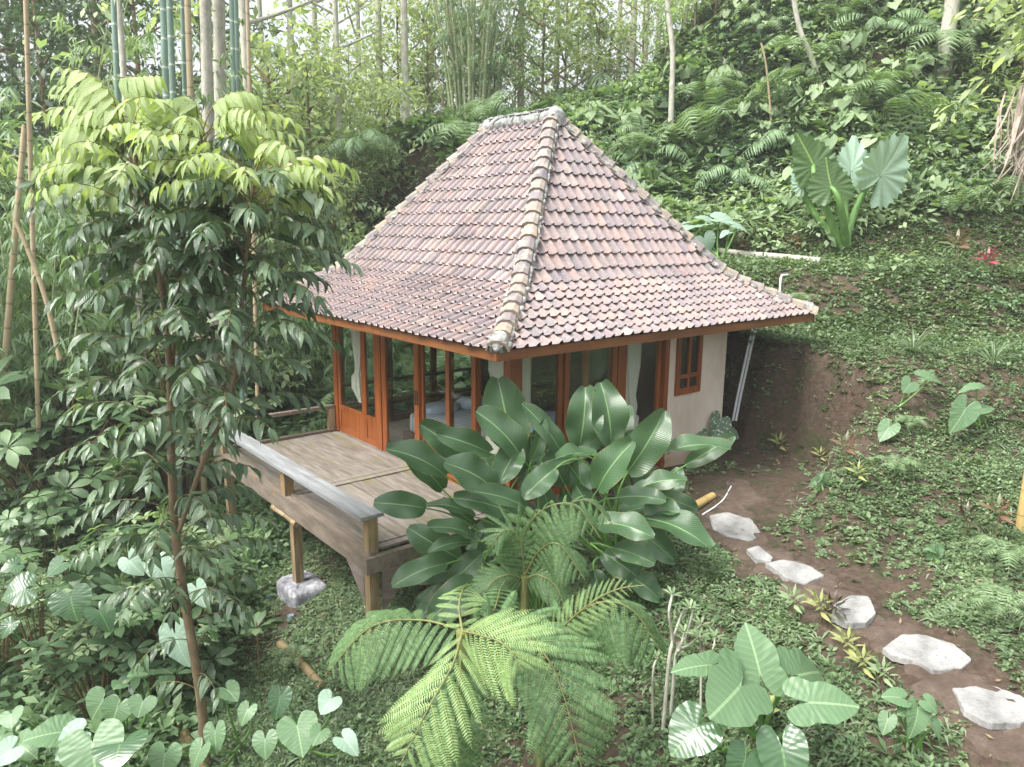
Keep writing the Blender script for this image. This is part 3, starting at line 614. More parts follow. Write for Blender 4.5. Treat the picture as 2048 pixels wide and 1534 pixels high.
def hero_leaf(g, B, T_, wd, N, kind_='paddle', arch=.14, fold=.10, n=14, wave=.01, seed=0):
    B = np.array(B); T_ = np.array(T_); ln = np.linalg.norm(T_-B); N = nrm(N-nrm(T_-B)*(N@nrm(T_-B)))
    C = bez(B, (B+T_)/2+N*arch*ln*2, T_, n+1); Tn = nrm(np.gradient(C, axis=0)); t = np.linspace(0, 1, n+1)
    wf = {'paddle': np.clip(np.sin(np.pi*np.clip(t*.965+.015, 0, 1)**.92), 0, 1)**.52, 'ovate': np.sin(np.pi*t**.75)**.8, 'lance': np.sin(np.pi*t**.65)}[kind_]*wd/2
    V = []; U = []; m = 3; rg = np.random.default_rng(seed); p = rg.random(4)*6
    for i in range(n+1):
        X = nrm(np.cross(Tn[i], N)); Nl = np.cross(X, Tn[i])
        for j in range(-m, m+1):
            a = j/m; z = fold*wd*(abs(a)**1.5)-.10*wd*max(0, abs(a)-.6)+wave*abs(a)*math.sin(t[i]*11+p[0]+(a > 0)*2)*wd*4
            V.append(C[i]+X*wf[i]*a+Nl*z); U.append((.5+a/2, t[i]))
    k = 2*m+1; F = [(i*k+j, i*k+j+1, (i+1)*k+j+1, (i+1)*k+j) for i in range(n) for j in range(2*m)]
    g.add(V, F, U)
# ------------------------------------------------------------------ leaf materials
M_CAL = leafmat('calathea_leaf', [G_('1f4722'), G_('2f5f2e'), G_('467a3c')], .27, .22, (1.3, 1.5, .7), (30, 'pin', G_('86ac70'), .35), 1.2, .75, G_('7fa37e'), None, True)
M_STALK = woodmat('green_stalk', [G_('3f6a2e'), G_('5f8a44'), G_('7fa35c')], .45, (1, 1, .2), .1, 8)
M_STALKB = woodmat('brown_stalk', [G_('4b3a24'), G_('6b5738'), G_('7f7a50')], .6, (1, 1, .2), .2, 12)
M_FERNB = leafmat('bright_fern', [G_('6a9a3a'), G_('80ac4a'), G_('98bf60')], .5, .35, (1.3, 1.35, .6), (1, 'pin', G_('a8b866'), 0.), 1.0, .3)
M_FERND = leafmat('green_fern', [G_('3a642c'), G_('50803c'), G_('68984e')], .5, .32, (1.3, 1.4, .6), (1, 'pin', G_('7f9458'), 0.), 1.0, .3)
M_STALKG = woodmat('fern_stalk', [G_('4a4a2c'), G_('6b7040'), G_('7f8650')], .6, (1, 1, .2), .2, 12)
M_FERNH = leafmat('hill_fern', [G_('56883a'), G_('78a84e'), G_('9cc468')], .5, .35, None, None, .8, .3)
M_TARO = leafmat('taro_leaf', [G_('40703c'), G_('5f9052'), G_('86b078')], .42, .3, (1.3, 1.45, .7), (7.5, 'pin', G_('b2ccA0'.lower()), .13), 1.5, .5)
M_TAROD = leafmat('dark_taro_leaf', [G_('2c5a2c'), G_('3e7238')], .22, .2, (1.3, 1.5, .7), (7.5, 'pin', G_('6f9a58'), .08), 1.5, .6)
M_TAROP = leafmat('pale_taro_leaf', [G_('7aa68a'), G_('94b8a0')], .5, .3, None, (7.5, 'pin', G_('c4d8c4'), .13), 1.5, .4)
M_GTARO = leafmat('giant_taro_leaf', [G_('3c6428'), G_('55803a')], .38, .42, (1.5, 1.6, .5), (7.5, 'pin', G_('b5cf7c'), .13), 1., .4)
M_TREED = leafmat('dark_tree_leaf', [G_('30502e'), G_('466c3e'), G_('668c54')], .25, .22, (1.3, 1.5, .7), (9, 'pin', G_('6f9460'), .2), .9, .8)
M_TREEN = leafmat('new_tree_leaf', [G_('7ea044'), G_('98b856'), G_('b4cc7c')], .42, .45, (1.25, 1.3, .6), (9, 'pin', G_('dbe69a')), .9, .4)
M_BARK = woodmat('brown_bark', [G_('4f4230'), G_('75624a'), G_('8f7f66')], .85, (1, 1, .5), .5, 12, dirt=(G_('b5b5a8'), 5, .60))
# ================================================================== big-leaved calatheas in front of the house
def calathea(label, roots, leaves, seed):
    rg = np.random.default_rng(seed); leaves = list(leaves)
    for bx, by, tx, ty, w_, ri, dn in list(leaves):            # smaller and older leaves between and behind the big ones
        if rg.random() < .6:
            jx, jy = rg.normal(size=2)*[70, 40]; a_ = rg.normal()*.5; ex, ey = (tx-bx)*.8, (ty-by)*.8
            leaves.append((bx+jx, by+jy+40, bx+jx+ex*math.cos(a_)-ey*math.sin(a_), by+jy+40+ex*math.sin(a_)+ey*math.cos(a_), w_*.8, ri, (dn[0]+.3, dn[1]+.1, .8, .5)))
    if 1:
        base = gpt(*roots[0][:2]); t = thing('calathea', label, 'plant', base, None); gs = Geo()
        rts = [at(u, v, F) for u, v, F in roots]
        for i, (bx, by, tx, ty, w_, ri, dn) in enumerate(leaves):
            ub, vb, ut, vt = 740+bx/2.695, 740+by/2.695, 740+tx/2.695, 740+ty/2.695; wp = w_/2.695
            Fb = 8.65-(vb-820)/400*1.05; Fb = min(Fb, 8.9)+dn[0]; Ft = Fb+dn[1]
            B = at(ub, vb, Fb); T_ = at(ut, vt, Ft)
            N_ = nrm(np.array([-SA, -CA, 0])*dn[2]+UP*dn[3]+rg.normal(size=3)*.16)
            g = Geo(); hero_leaf(g, B, T_, wp/FPX*Fb*1.08, N_, 'paddle', .10+.05*rg.random(), .10+.16*rg.random(), 18, .022, i)
            g.build('leaf', M_CAL, t)
            root = rts[ri]+rg.normal(size=3)*[.08, .08, 0]; root[2] = zt(root[0], root[1])-.05
            ax = nrm(T_-B); ctrl = B-ax*np.linalg.norm(B-root)*.45
            gs.tube(bez(root, ctrl, B+ax*.02, 12), np.linspace(.017, .0085, 12), 7, cap=False)
        gs.build('stalks', M_STALK, t)
UPR, MID, FLT = (0, .1, .9, .35), (-.1, -.15, .75, .75), (-.1, -.2, .5, 1.)
calathea('left clump of big glossy paddle leaves growing over the deck corner', [(1060, 1160, 8.3)], [
    (770, 420, 690, 45, 235, 0, UPR), (815, 470, 570, 225, 180, 0, (-.15, 0, .8, .5)), (480, 455, 275, 295, 150, 0, (.1, -.1, .6, .7)), (640, 445, 358, 345, 135, 0, MID),
    (405, 570, 85, 425, 165, 0, (-.1, -.2, .6, .8)), (660, 640, 400, 500, 200, 0, (-.2, -.25, .8, .6)), (800, 425, 700, 600, 155, 0, (-.15, -.2, .9, .3)), (850, 750, 548, 655, 120, 0, (-.25, -.3, .5, 1)),
    (870, 485, 937, 268, 75, 0, (-.2, 0, .8, .1)), (300, 745, 20, 715, 145, 0, (-.1, -.2, .7, .7)), (560, 790, 300, 730, 85, 0, (0, -.1, .5, .8)), (790, 785, 450, 690, 140, 0, MID),
    (560, 905, 308, 850, 115, 0, (-.2, -.3, .5, .9)), (470, 1010, 205, 850, 170, 0, (.05, -.1, .8, .4)), (540, 930, 315, 985, 85, 0, (-.2, -.2, .5, 1)), (410, 1045, 122, 1168, 140, 0, (-.1, -.25, .7, .7)),
    (610, 985, 440, 1150, 130, 0, (0, -.1, .8, .4)), (640, 975, 750, 800, 110, 0, (-.2, 0, .9, .3)), (590, 1140, 330, 1335, 190, 0, (-.05, -.3, .7, .7)), (560, 1150, 775, 1105, 105, 0, (-.35, -.2, .6, .8)),
    (745, 965, 905, 985, 105, 0, (-.6, -.1, .6, .8)), (700, 610, 595, 445, 125, 0, (.25, .1, .9, .2)), (900, 640, 870, 340, 140, 0, (.15, .2, .9, .2)), (760, 700, 560, 610, 120, 0, (.2, .1, .9, .4)), (480, 1170, 250, 1270, 130, 0, (.3, 0, .8, .5)), (700, 850, 560, 880, 110, 0, (.2, 0, .8, .5))], 21)
calathea('right clump of big glossy paddle leaves beside the dirt path', [(1240, 1120, 8.5)], [
    (1000, 530, 828, 692, 135, 0, (-.35, -.2, .8, .4)), (1040, 470, 818, 182, 115, 0, (-.1, -.1, .6, .7)), (1130, 405, 1160, 93, 195, 0, UPR), (1300, 395, 1243, 68, 195, 0, UPR), (1215, 470, 1005, 480, 125, 0, (-.3, -.3, .4, 1)),
    (1390, 545, 1590, 218, 195, 0, (-.1, 0, .85, .4)), (1230, 640, 1420, 385, 175, 0, (-.35, -.1, .75, .5)), (1560, 465, 1942, 430, 130, 0, (-.2, -.1, .35, 1.)), (1430, 650, 1708, 595, 130, 0, (-.15, -.1, .5, .9)),
    (1330, 690, 1595, 705, 110, 0, (-.2, -.2, .5, .9)), (1480, 775, 1668, 770, 125, 0, (-.1, -.2, .6, .8)), (1230, 830, 1528, 905, 175, 0, (-.35, -.3, .6, .8)), (1480, 800, 1832, 965, 180, 0, (-.2, -.3, .5, .9)),
    (1310, 960, 1535, 1045, 120, 0, (-.3, -.2, .6, .8)), (1255, 985, 1440, 1115, 150, 0, (-.15, -.1, .8, .4)), (1050, 620, 905, 330, 150, 0, (.2, .1, .9, .3)), (1120, 700, 1120, 480, 130, 0, (.2, .1, .9, .3)), (1480, 620, 1435, 415, 120, 0, (.2, .1, .9, .3)),
    (1380, 1100, 1560, 1235, 135, 0, (-.1, -.1, .7, .6)), (1350, 420, 1395, 190, 90, 0, (.25, .2, .5, .6)), (1200, 760, 1110, 620, 120, 0, (.1, 0, .9, .4)), (1330, 800, 1500, 740, 110, 0, (.1, 0, .6, .8))], 22)
# ================================================================== tree ferns in front
PT = pinnaT(26, .125, .30, width=.25, ang=68); PTD = pinnaT(28, .125, .26, seed=2, width=.34, ang=70); PTL = pinnaT(20, .13, .30, ang=60, width=.2)
def treefern(label, base, fr, pl_def=.5, trunk=None):
    t = thing('tree_fern', label, 'fern', base)
    gs = Geo()
    for k, (pts, m_, pl, dr, Nv) in enumerate(fr):
        g = Geo(); P = np.array([at(*p) for p in pts])
        frond(g, P, nrm((np.array([-SA, -CA, 0])*Nv[0]+UP*Nv[1]+np.array([CA, -SA, 0])*(Nv[2] if len(Nv) > 2 else 0))), pl, {'B': 10, 'D': 16, 'L': 22}[m_], {'L': PTL, 'B': PT, 'D': PTD}[m_], .62 if dr < .6 else .30, dr*(1. if dr < .6 else 1.35), .011, .06, gs)
        g.build('frond', {'B': M_FERNB, 'D': M_FERND, 'L': M_FERNB}[m_], t)
    if trunk: gs.tube([np.array(q) for q in trunk], np.linspace(.05, .035, len(trunk)), 8)
    gs.build('stalks', M_STALKG, t)
c0 = at(925, 1262, 5.15); gb = c0.copy(); gb[2] = zt(gb[0], gb[1])
treefern('tree fern with bright yellow-green fronds at the bottom centre', gb, [
    ([(925, 1262, 5.15), (905, 1330, 4.85), (860, 1410, 4.6), (800, 1530, 4.5)], 'B', .50, .35, (.6, .8)),
    ([(925, 1262, 5.15), (960, 1270, 4.95), (1010, 1290, 4.8), (1045, 1340, 4.7)], 'B', .50, .50, (.8, .5)),
    ([(925, 1262, 5.15), (918, 1215, 5.3), (925, 1180, 5.5), (935, 1165, 5.8)], 'B', .28, .3, (.5, .8)),
    ([(930, 1262, 5.2), (840, 1240, 5.45), (740, 1255, 5.5), (650, 1350, 5.45)], 'D', .55, .55, (.55, .85)),
    ([(930, 1262, 5.2), (1010, 1250, 5.4), (1090, 1310, 5.2), (1130, 1400, 4.95), (1165, 1545, 4.85)], 'D', .58, .18, (.75, .7)),
    ([(940, 1262, 5.2), (985, 1225, 5.6), (1000, 1180, 6.0), (1010, 1160, 6.3)], 'D', .30, .3, (.5, .8)),
    ([(925, 1270, 5.15), (915, 1400, 5.0), (900, 1500, 5.0), (890, 1590, 5.1)], 'D', .40, .3, (.7, .6))], trunk=[c0, c0*.5+gb*.5+[.03, 0, 0], gb-[0, 0, .1]])
c1 = at(1085, 1310, 5.7); gb = c1.copy(); gb[2] = zt(gb[0], gb[1])
treefern('tree fern with one lacy unfurling frond rising to the right', gb, [
    ([(1085, 1310, 5.7), (1135, 1245, 5.6), (1200, 1205, 5.5), (1270, 1225, 5.4), (1335, 1330, 5.35)], 'D', .52, .65, (.6, .75)),
    ([(1085, 1310, 5.7), (1110, 1270, 5.5), (1170, 1215, 5.35), (1230, 1180, 5.25), (1290, 1170, 5.2)], 'L', .20, .2, (.7, .7)),
    ([(1085, 1310, 5.7), (1060, 1270, 5.8), (1020, 1240, 6.1), (990, 1230, 6.3)], 'D', .3, .4, (.6, .8))], trunk=[c1, gb-[0, 0, .1]])
c2 = at(1050, 1150, 7.2); gb = c2.copy(); gb[2] = zt(gb[0], gb[1])
treefern('dark green fern arching out below the glossy paddle leaves', gb, [
    ([(1050, 1170, 7.2), (1045, 1080, 7.2), (1085, 1020, 7.1), (1150, 1010, 7.0), (1200, 1075, 6.85)], 'D', .50, .75, (.65, .7)),
    ([(1050, 1150, 7.2), (1080, 1100, 7.05), (1120, 1090, 6.9), (1170, 1160, 6.75)], 'D', .44, .7, (.7, .6)),
    ([(1050, 1150, 7.2), (1040, 1080, 7.1), (1010, 1060, 7.0), (975, 1095, 6.9)], 'D', .36, .5, (.7, .6)),
    ([(1050, 1160, 7.2), (1020, 1150, 7.1), (990, 1160, 7.0), (965, 1190, 6.9)], 'D', .30, .4, (.7, .6)),
    ([(1050, 1160, 7.2), (1075, 1150, 7.0), (1110, 1170, 6.9), (1130, 1215, 6.8)], 'D', .30, .5, (.7, .6)),
    ([(1050, 1150, 7.2), (1100, 1040, 7.3), (1170, 1000, 7.2), (1235, 1060, 7.1)], 'D', .36, .7, (.7, .6))], trunk=[c2, gb-[0, 0, .1]])
# ================================================================== taros
def taro(name, label, cat, root, leaves, m_, tmpl=None, stalk=.012, sw=1., group=None):
    """leaves: (u, v, F of the attachment, u, v, F of the tip, width factor, facing (towards camera, up, right))"""
    t = thing(name, label, cat, root, group); gs = Geo()
    for i, (u, v, F, u2, v2, F2, wf, fc) in enumerate(leaves):
        A = at(u, v, F); T_ = at(u2, v2, F2); N_ = nrm(np.array([-SA, -CA, 0])*fc[0]+UP*fc[1]+np.array([CA, -SA, 0])*fc[2]+RNG.normal(size=3)*.16); ln = np.linalg.norm(T_-A)
        g = Geo(); g.inst(tmpl[i % len(tmpl)], A, T_-A, N_, np.array([[ln*wf, ln, ln]])); g.build('leaf', m_ if not isinstance(m_, (list, tuple)) else m_[i % len(m_)], t)
        r = np.array(root)+np.array([math.cos(i*2.4), math.sin(i*2.4), 0])*.05; c = A-N_*np.linalg.norm(A-r)*.3; c[2] = max(c[2], (A[2]+r[2])/2)
        gs.tube(bez(r, c, A, 12), np.linspace(stalk*1.5, stalk*.7, 12), 7, cap=False)
    gs.build('stalks', M_STALK, t); return t
HT = [heartT(5, 44, (1., .85, 1.1, .92)[s], (.10, .22, .05, .16)[s], (.22, .38, .30, .15)[s], seed=s, rip=.022) for s in range(4)]; HA = [heartT(5, 44, .95, .10, .18, seed=s, rip=.02, arrow=.25) for s in range(3)]
HG = [heartT(7, 90, 1., .12, .15, .075, 13, s, .035) for s in range(3)]
r = gpt(1530, 1480)
taro('elephant_ear', 'large pale elephant ear with arrow leaves at the bottom right', 'plant', r, [
    (1519, 1342, 5.0, 1495, 1243, 5.2, 1.25, (.85, .5, .1)), (1478, 1375, 4.8, 1428, 1433, 4.55, 1.7, (.75, .75, -.1)), (1622, 1405, 4.75, 1722, 1408, 4.7, 1.2, (.5, .9, .1)), (1600, 1350, 5.1, 1650, 1338, 5.3, 1.5, (.5, .8, .2)),
    (1415, 1330, 5.0, 1345, 1336, 4.9, .9, (.4, .9, -.2))], M_TARO, HA, .016)
r = gpt(1440, 1500)
taro('elephant_ear', 'glossy dark elephant ear with two mirror-like leaves at the bottom right edge of the ferns', 'plant', r, [
    (1392, 1456, 4.7, 1340, 1508, 4.6, 1.4, (.6, .85, -.2)), (1565, 1500, 4.6, 1582, 1600, 4.4, 1.3, (.7, .7, 0)), (1490, 1520, 4.6, 1470, 1580, 4.5, 1.2, (.6, .8, 0))], M_TAROD, HT, .014)
r = gpt(1830, 1500)
taro('taro', 'small fresh green taro beside the last two stepping stones', 'plant', r, [
    (1800, 1395, 4.95, 1765, 1390, 4.95, 1.2, (.4, .9, 0)), (1835, 1425, 4.9, 1828, 1480, 4.8, 1.1, (.7, .6, 0)), (1855, 1405, 4.9, 1878, 1425, 4.85, 1.4, (.6, .8, .2)), (1775, 1440, 4.9, 1765, 1470, 4.85, 1.2, (.6, .7, -.3)),
    (1870, 1450, 4.85, 1885, 1480, 4.8, 1.1, (.7, .7, .2)), (1815, 1420, 4.95, 1800, 1425, 4.9, 1.4, (.5, .9, 0))], M_TARO, HT, .008)
for k, (rt, lv, lb, mm) in enumerate([
    ((190, 1520), [(185, 1490, 5.4, 190, 1570, 5.2, 1.6, (.6, .8, 0)), (150, 1475, 5.5, 98, 1515, 5.4, 1.5, (.6, .8, -.2)), (240, 1488, 5.4, 225, 1530, 5.2, 1.9, (.7, .7, .1)), (115, 1465, 5.6, 45, 1475, 5.5, 1.6, (.4, .9, 0)), (20, 1500, 5.5, -20, 1530, 5.4, 1.4, (.5, .8, 0))], 'broad taro leaves in the bottom left corner', [M_TARO, M_TAROP, M_TAROD]),
    ((260, 1470), [(285, 1405, 6.2, 275, 1435, 6.1, 1.9, (.7, .7, 0)), (235, 1415, 6.2, 220, 1455, 6.1, 1.9, (.7, .7, 0)), (205, 1402, 6.3, 180, 1440, 6.2, 1.6, (.7, .7, 0)), (280, 1345, 6.6, 255, 1350, 6.5, 1.5, (.4, .9, 0)), (240, 1368, 6.5, 228, 1375, 6.4, 1.6, (.5, .9, 0))], 'cluster of pale heart leaves left of the slender tree trunk', M_TARO),
    ((610, 1500), [(595, 1455, 5.9, 605, 1510, 5.7, 1.4, (.7, .7, 0)), (660, 1400, 6.0, 640, 1425, 5.9, 2., (.7, .7, .2)), (530, 1480, 5.9, 528, 1520, 5.8, 1.3, (.7, .6, 0)), (560, 1395, 6.3, 550, 1440, 6.2, 1.2, (.7, .6, 0)), (640, 1465, 5.8, 625, 1490, 5.7, 1.5, (.6, .8, 0)), (690, 1480, 5.7, 715, 1505, 5.6, 1.3, (.6, .8, .2))], 'taro leaves left of the bright tree fern', [M_TARO, M_TAROP, M_TARO, M_TAROD]),
    ((480, 1500), [(430, 1465, 6.0, 430, 1510, 5.9, 1.1, (.7, .6, 0)), (495, 1420, 6.2, 480, 1450, 6.1, 1.5, (.6, .7, 0)), (330, 1510, 5.6, 320, 1560, 5.5, 1.3, (.6, .7, 0)), (455, 1380, 6.6, 475, 1400, 6.5, 1.4, (.6, .8, .2)), (400, 1500, 5.9, 380, 1540, 5.8, 1.4, (.5, .8, 0))], 'narrow-leaved taro just right of the slender tree trunk', M_TARO),
    ((150, 1260), [(142, 1198, 7.4, 150, 1243, 7.3, 1.9, (.75, .6, 0)), (200, 1225, 7.3, 222, 1258, 7.2, 1.5, (.6, .8, .3)), (48, 1178, 7.6, 0, 1192, 7.5, 1.7, (.5, .9, 0)), (120, 1130, 7.8, 92, 1150, 7.7, 2.1, (.7, .6, -.2)), (30, 1130, 7.8, 0, 1140, 7.7, 1.5, (.5, .8, 0)), (20, 1250, 7.2, 0, 1275, 7.1, 1.5, (.5, .8, 0))], 'dark elephant ears in the shade at the left edge', M_TAROD),
    ((370, 1330), [(352, 1275, 7.3, 372, 1340, 7.2, 1., (.75, .5, -.5)), (260, 1122, 8.2, 280, 1150, 8.1, 1.4, (.7, .6, 0)), (320, 1130, 8.2, 340, 1165, 8.1, 1.2, (.6, .8, 0)), (395, 1180, 7.9, 410, 1215, 7.8, 1.1, (.6, .8, .2))], 'blue-green torn elephant ears behind the slender tree trunk', M_TAROP),
    ((20, 1480), [(22, 1430, 5.9, 20, 1455, 5.8, 1.7, (.7, .7, 0)), (40, 1490, 5.7, 65, 1510, 5.6, 1.5, (.6, .8, .2)), (5, 1470, 5.7, -20, 1490, 5.6, 1.3, (.5, .8, 0))], 'two small heart leaves at the lower left edge', M_TARO)]):
    taro('taro', lb, 'plant', gpt(*rt), lv, mm, HT, .010)
# giant taro on the terrace
r = gpt(1690, 498); Fr = fs(r[0], r[1])[0]
taro('giant_taro', 'giant taro with five huge scalloped leaves on the terrace above the house', 'plant', r, [
    (1663, 375, Fr-.5, 1648, 318, Fr-.3, 1.5, (-.9, .35, .1)), (1628, 332, Fr, 1596, 268, Fr+.2, 1.15, (-.7, .3, .5)), (1703, 340, Fr+.3, 1713, 268, Fr+.5, .95, (.8, .5, 0)), (1762, 350, Fr, 1822, 268, Fr+.2, 1.1, (.8, .5, .2)), (1605, 370, Fr+.3, 1588, 335, Fr+.4, 1.1, (.3, .8, -.5))], [M_GTARO, M_GTARO, M_TAROP, M_TAROP, M_TAROP], HG, .06)
for (rt, lv, lb) in [
    ((1795, 820), [(1820, 768, -.2, 1808, 785, -.25, 1.6, (.7, .6, -.2)), (1855, 755, -.1, 1898, 762, -.1, 1.1, (.4, .9, 0))], 'two-leaved young taro in the middle of the right slope'),
    ((1970, 860), [(1930, 820, -.3, 1905, 865, -.4, 1.0, (.8, .5, 0)), (1955, 775, -.1, 1918, 775, -.1, 1., (.2, .9, 0)), (1965, 818, -.1, 1990, 812, -.1, 1., (.3, .9, 0)), (1942, 812, -.2, 1945, 800, -.2, 1.2, (.3, .9, .2))], 'young taro with yellow-green folded leaves at the right edge of the slope'),
    ((1790, 880), [(1778, 855, -.1, 1760, 880, -.2, 1.1, (.7, .6, 0))], 'single pale taro leaf low on the right slope'),
    ((1640, 985), [(1645, 960, 0, 1655, 985, 0, 1., (.7, .6, 0)), (1630, 962, 0, 1618, 972, 0, 1., (.6, .8, 0)), (1640, 955, 0, 1645, 945, 0, 1., (.4, .9, 0))], 'small three-leaved taro right of the soil bank'),
    ((1868, 1125), [(1870, 1105, 0, 1858, 1130, 0, 1., (.8, .6, 0)), (1880, 1102, 0, 1890, 1125, 0, 1., (.8, .6, 0)), (1865, 1100, 0, 1850, 1095, 0, 1., (.5, .8, 0))], 'small blue-green taro above the stepping stones')]:
    g0 = gpt(*rt); F0 = fs(g0[0], g0[1])[0]
    taro('taro', lb, 'plant', g0, [(a, b, F0+c, d, e, F0+f, h_, n_) for a, b, c, d, e, f, h_, n_ in lv], M_TARO, HT, .009)
g0 = gpt(1440, 520); F0 = fs(g0[0], g0[1])[0]
taro('elephant_ear', 'pale wide elephant ear behind the right slope of the roof', 'plant', g0, [(1410, 480, F0, 1420, 505, F0, 1.7, (.8, .5, 0)), (1440, 438, F0+.3, 1480, 445, F0+.2, 1.4, (.3, .9, 0)), (1475, 452, F0, 1505, 462, F0, 1.3, (.3, .9, 0)), (1395, 450, F0+.3, 1365, 455, F0, 1.5, (.3, .9, 0)), (1415, 440, F0+.5, 1390, 430, F0+.5, 1.3, (.3, .9, 0)), (1455, 465, F0-.2, 1440, 470, F0-.3, 1.3, (.5, .9, 0))], M_TAROP, HT, .016)
M_SPOT = leafmat('spotted_leaf', [G_('3f6a44'), G_('5a8760')], .4, .25, None, (7.5, 'pin', G_('a5bfa0'), .13), 1.5, .4, None, (G_('c9d3c4'), 24, .60))
g0 = gpt(1400, 915); F0 = fs(g0[0], g0[1])[0]
taro('spotted_taro', 'taro with white-spotted worn leaves against the plaster wall', 'plant', g0, [(1388, 860, F0-.1, 1385, 885, F0-.3, 1.8, (.9, .4, 0)), (1440, 845, F0, 1428, 878, F0-.2, 1.3, (.9, .4, .1)), (1462, 865, F0, 1482, 872, F0, 1.5, (.5, .8, .2)), (1375, 838, F0-.1, 1370, 862, F0-.2, 1., (.8, .4, -.3)), (1410, 880, F0-.3, 1400, 898, F0-.4, 1.7, (.7, .7, 0))], M_SPOT, HT, .010)
# ================================================================== slender tree in the left foreground
TB = gpt(412, 1535); FT = fs(TB[0], TB[1])[0]
LT = [leafT(7, .27, 'lance', .20, .35, .012, s) for s in range(3)]
tr = thing('slender_tree', 'slender tree with dark feather-shaped leaves and glowing yellow-green new leaves in front of the deck', 'tree', TB)
def pa(L): return np.array([at(u, v, F) for u, v, F in L])
F6 = FT-.2
st1 = pa([(412, 1535, FT), (402, 1400, FT-.05), (378, 1250, FT-.1), (352, 1080, FT-.2), (343, 930, FT-.25), (340, 760, FT-.3), (330, 620, FT-.35), (310, 500, FT-.4), (290, 400, FT-.45), (268, 310, FT-.5)]); st1[0, 2] -= .15
st2 = pa([(352, 1080, FT-.2), (400, 940, FT-.3), (462, 780, FT-.4), (480, 640, FT-.4), (492, 520, FT-.45), (500, 430, FT-.5), (508, 350, FT-.5)])
st3 = pa([(341, 800, FT-.3), (352, 620, FT-.2), (368, 470, FT-.1), (392, 350, FT-.1), (400, 270, FT-.1)])
g = Geo(); g.tube(st1, np.linspace(.052, .014, len(st1)), 10, smooth=5); g.tube(st2, np.linspace(.026, .011, len(st2)), 8, smooth=5); g.tube(st3, np.linspace(.022, .010, len(st3)), 8, smooth=5)
trunk = g.build('trunk', M_BARK, tr)
def compound(g, gs, P0, D, ln, pairs=6, ll=.24, hang=.35, seed=0, up=.30):
    """a feather-shaped leaf: arching rachis, leaflets hanging from it"""
    D = nrm(D); e = P0+D*ln*.95+np.array([0, 0, -.10*ln]); c = P0+D*ln*.5+np.array([0, 0, up*ln]); P = bez(P0, c, e, 14)
    gs.tube(P, np.linspace(.006, .002, 14), 5, cap=False)
    t = np.linspace(.30, 1., pairs); C = np.stack([np.interp(t, np.linspace(0, 1, 14), P[:, k]) for k in range(3)], 1); Tn = nrm(np.gradient(P, axis=0)); Tt = np.stack([np.interp(t, np.linspace(0, 1, 14), Tn[:, k]) for k in range(3)], 1)
    X = nrm(np.cross(Tt, UP)); Nn = np.cross(X, Tt); k = len(t)
    sz = ll*(.75+.35*np.sin(np.pi*t*.95))
    for sd in (-1, 1):
        Dr = X*sd*.75+Tt*(.45+.4*(t[:, None] > .9))+np.array([0, 0, -hang])+RNG.normal(size=(k, 3))*.22
        for q in range(k):
            g.inst(LT[RNG.integers(3)], C[q], Dr[q], Nn[q]+X[q]*sd*.4+RNG.normal(size=3)*.32, np.array([[sz[q]]*3])*(.8+.4*RNG.random()))
    g.inst(LT[0], C[-1], Tt[-1]+[0, 0, -hang*.7], Nn[-1], np.array([[ll*.9]*3]))
gd = Geo(); gsd = Geo(); gn = Geo()
def along(st, t):
    i = t*(len(st)-1); k = min(int(i), len(st)-2); return st[k]+(st[k+1]-st[k])*(i-k)
for st, a, b, n, l0 in ((st1, .24, .90, 70, .95), (st2, .2, .90, 50, .95), (st3, .25, .85, 24, .85)):
    for i in range(n):
        t = a+(b-a)*(i+RNG.random()*.6)/n; az = i*2.4+RNG.random()*.6; P0 = along(st, t)
        D = np.array([math.cos(az), math.sin(az), .15+.3*RNG.random()])
        compound(gd, gsd, P0, D, l0*(.8+.35*RNG.random())*(1-.12*t), 8+RNG.integers(2), .20+.04*RNG.random(), .32, i)
for st, a, b, n in ((st1, .10, .30, 8),):
    for i in range(n):
        az = i*2.4; compound(gd, gsd, along(st, a+(b-a)*i/n), np.array([math.cos(az), math.sin(az), .1]), .55, 5, .2, .5, i)
for st, a, b, n in ((st1, .82, 1., 14), (st2, .82, 1., 15), (st3, .80, 1., 12)):
    for i in range(n):
        az = i*2.4+1; compound(gn, gsd, along(st, a+(b-a)*(i+.5)/n-.001), np.array([math.cos(az), math.sin(az), .35]), .75+.25*RNG.random(), 8, .19, .5, i)
NEWL = [(400, 300, 395, 215, 345, 245), (405, 320, 470, 250, 535, 290), (505, 360, 590, 300, 640, 370), (400, 330, 360, 250, 320, 290), (268, 330, 305, 250, 350, 290), (245, 320, 180, 230, 120, 270), (240, 300, 238, 155, 120, 133), (238, 155, 238, 155, 312, 150), (215, 250, 205, 175, 115, 170), (235, 280, 215, 195, 85, 222), (250, 260, 235, 180, 140, 250), (270, 300, 262, 195, 347, 200), (200, 330, 190, 285, 78, 335), (285, 330, 285, 210, 186, 250),
        (395, 290, 400, 180, 343, 200), (400, 290, 430, 170, 512, 190), (405, 300, 440, 200, 513, 225), (400, 300, 415, 215, 308, 235), (270, 340, 290, 270, 335, 320), (508, 370, 545, 330, 628, 345), (505, 380, 470, 300, 420, 330), (505, 360, 520, 260, 560, 290), (268, 330, 230, 260, 150, 300),
        (290, 400, 250, 330, 185, 400), (395, 360, 370, 290, 330, 360), (395, 350, 440, 290, 470, 350), (505, 400, 560, 350, 620, 400)]
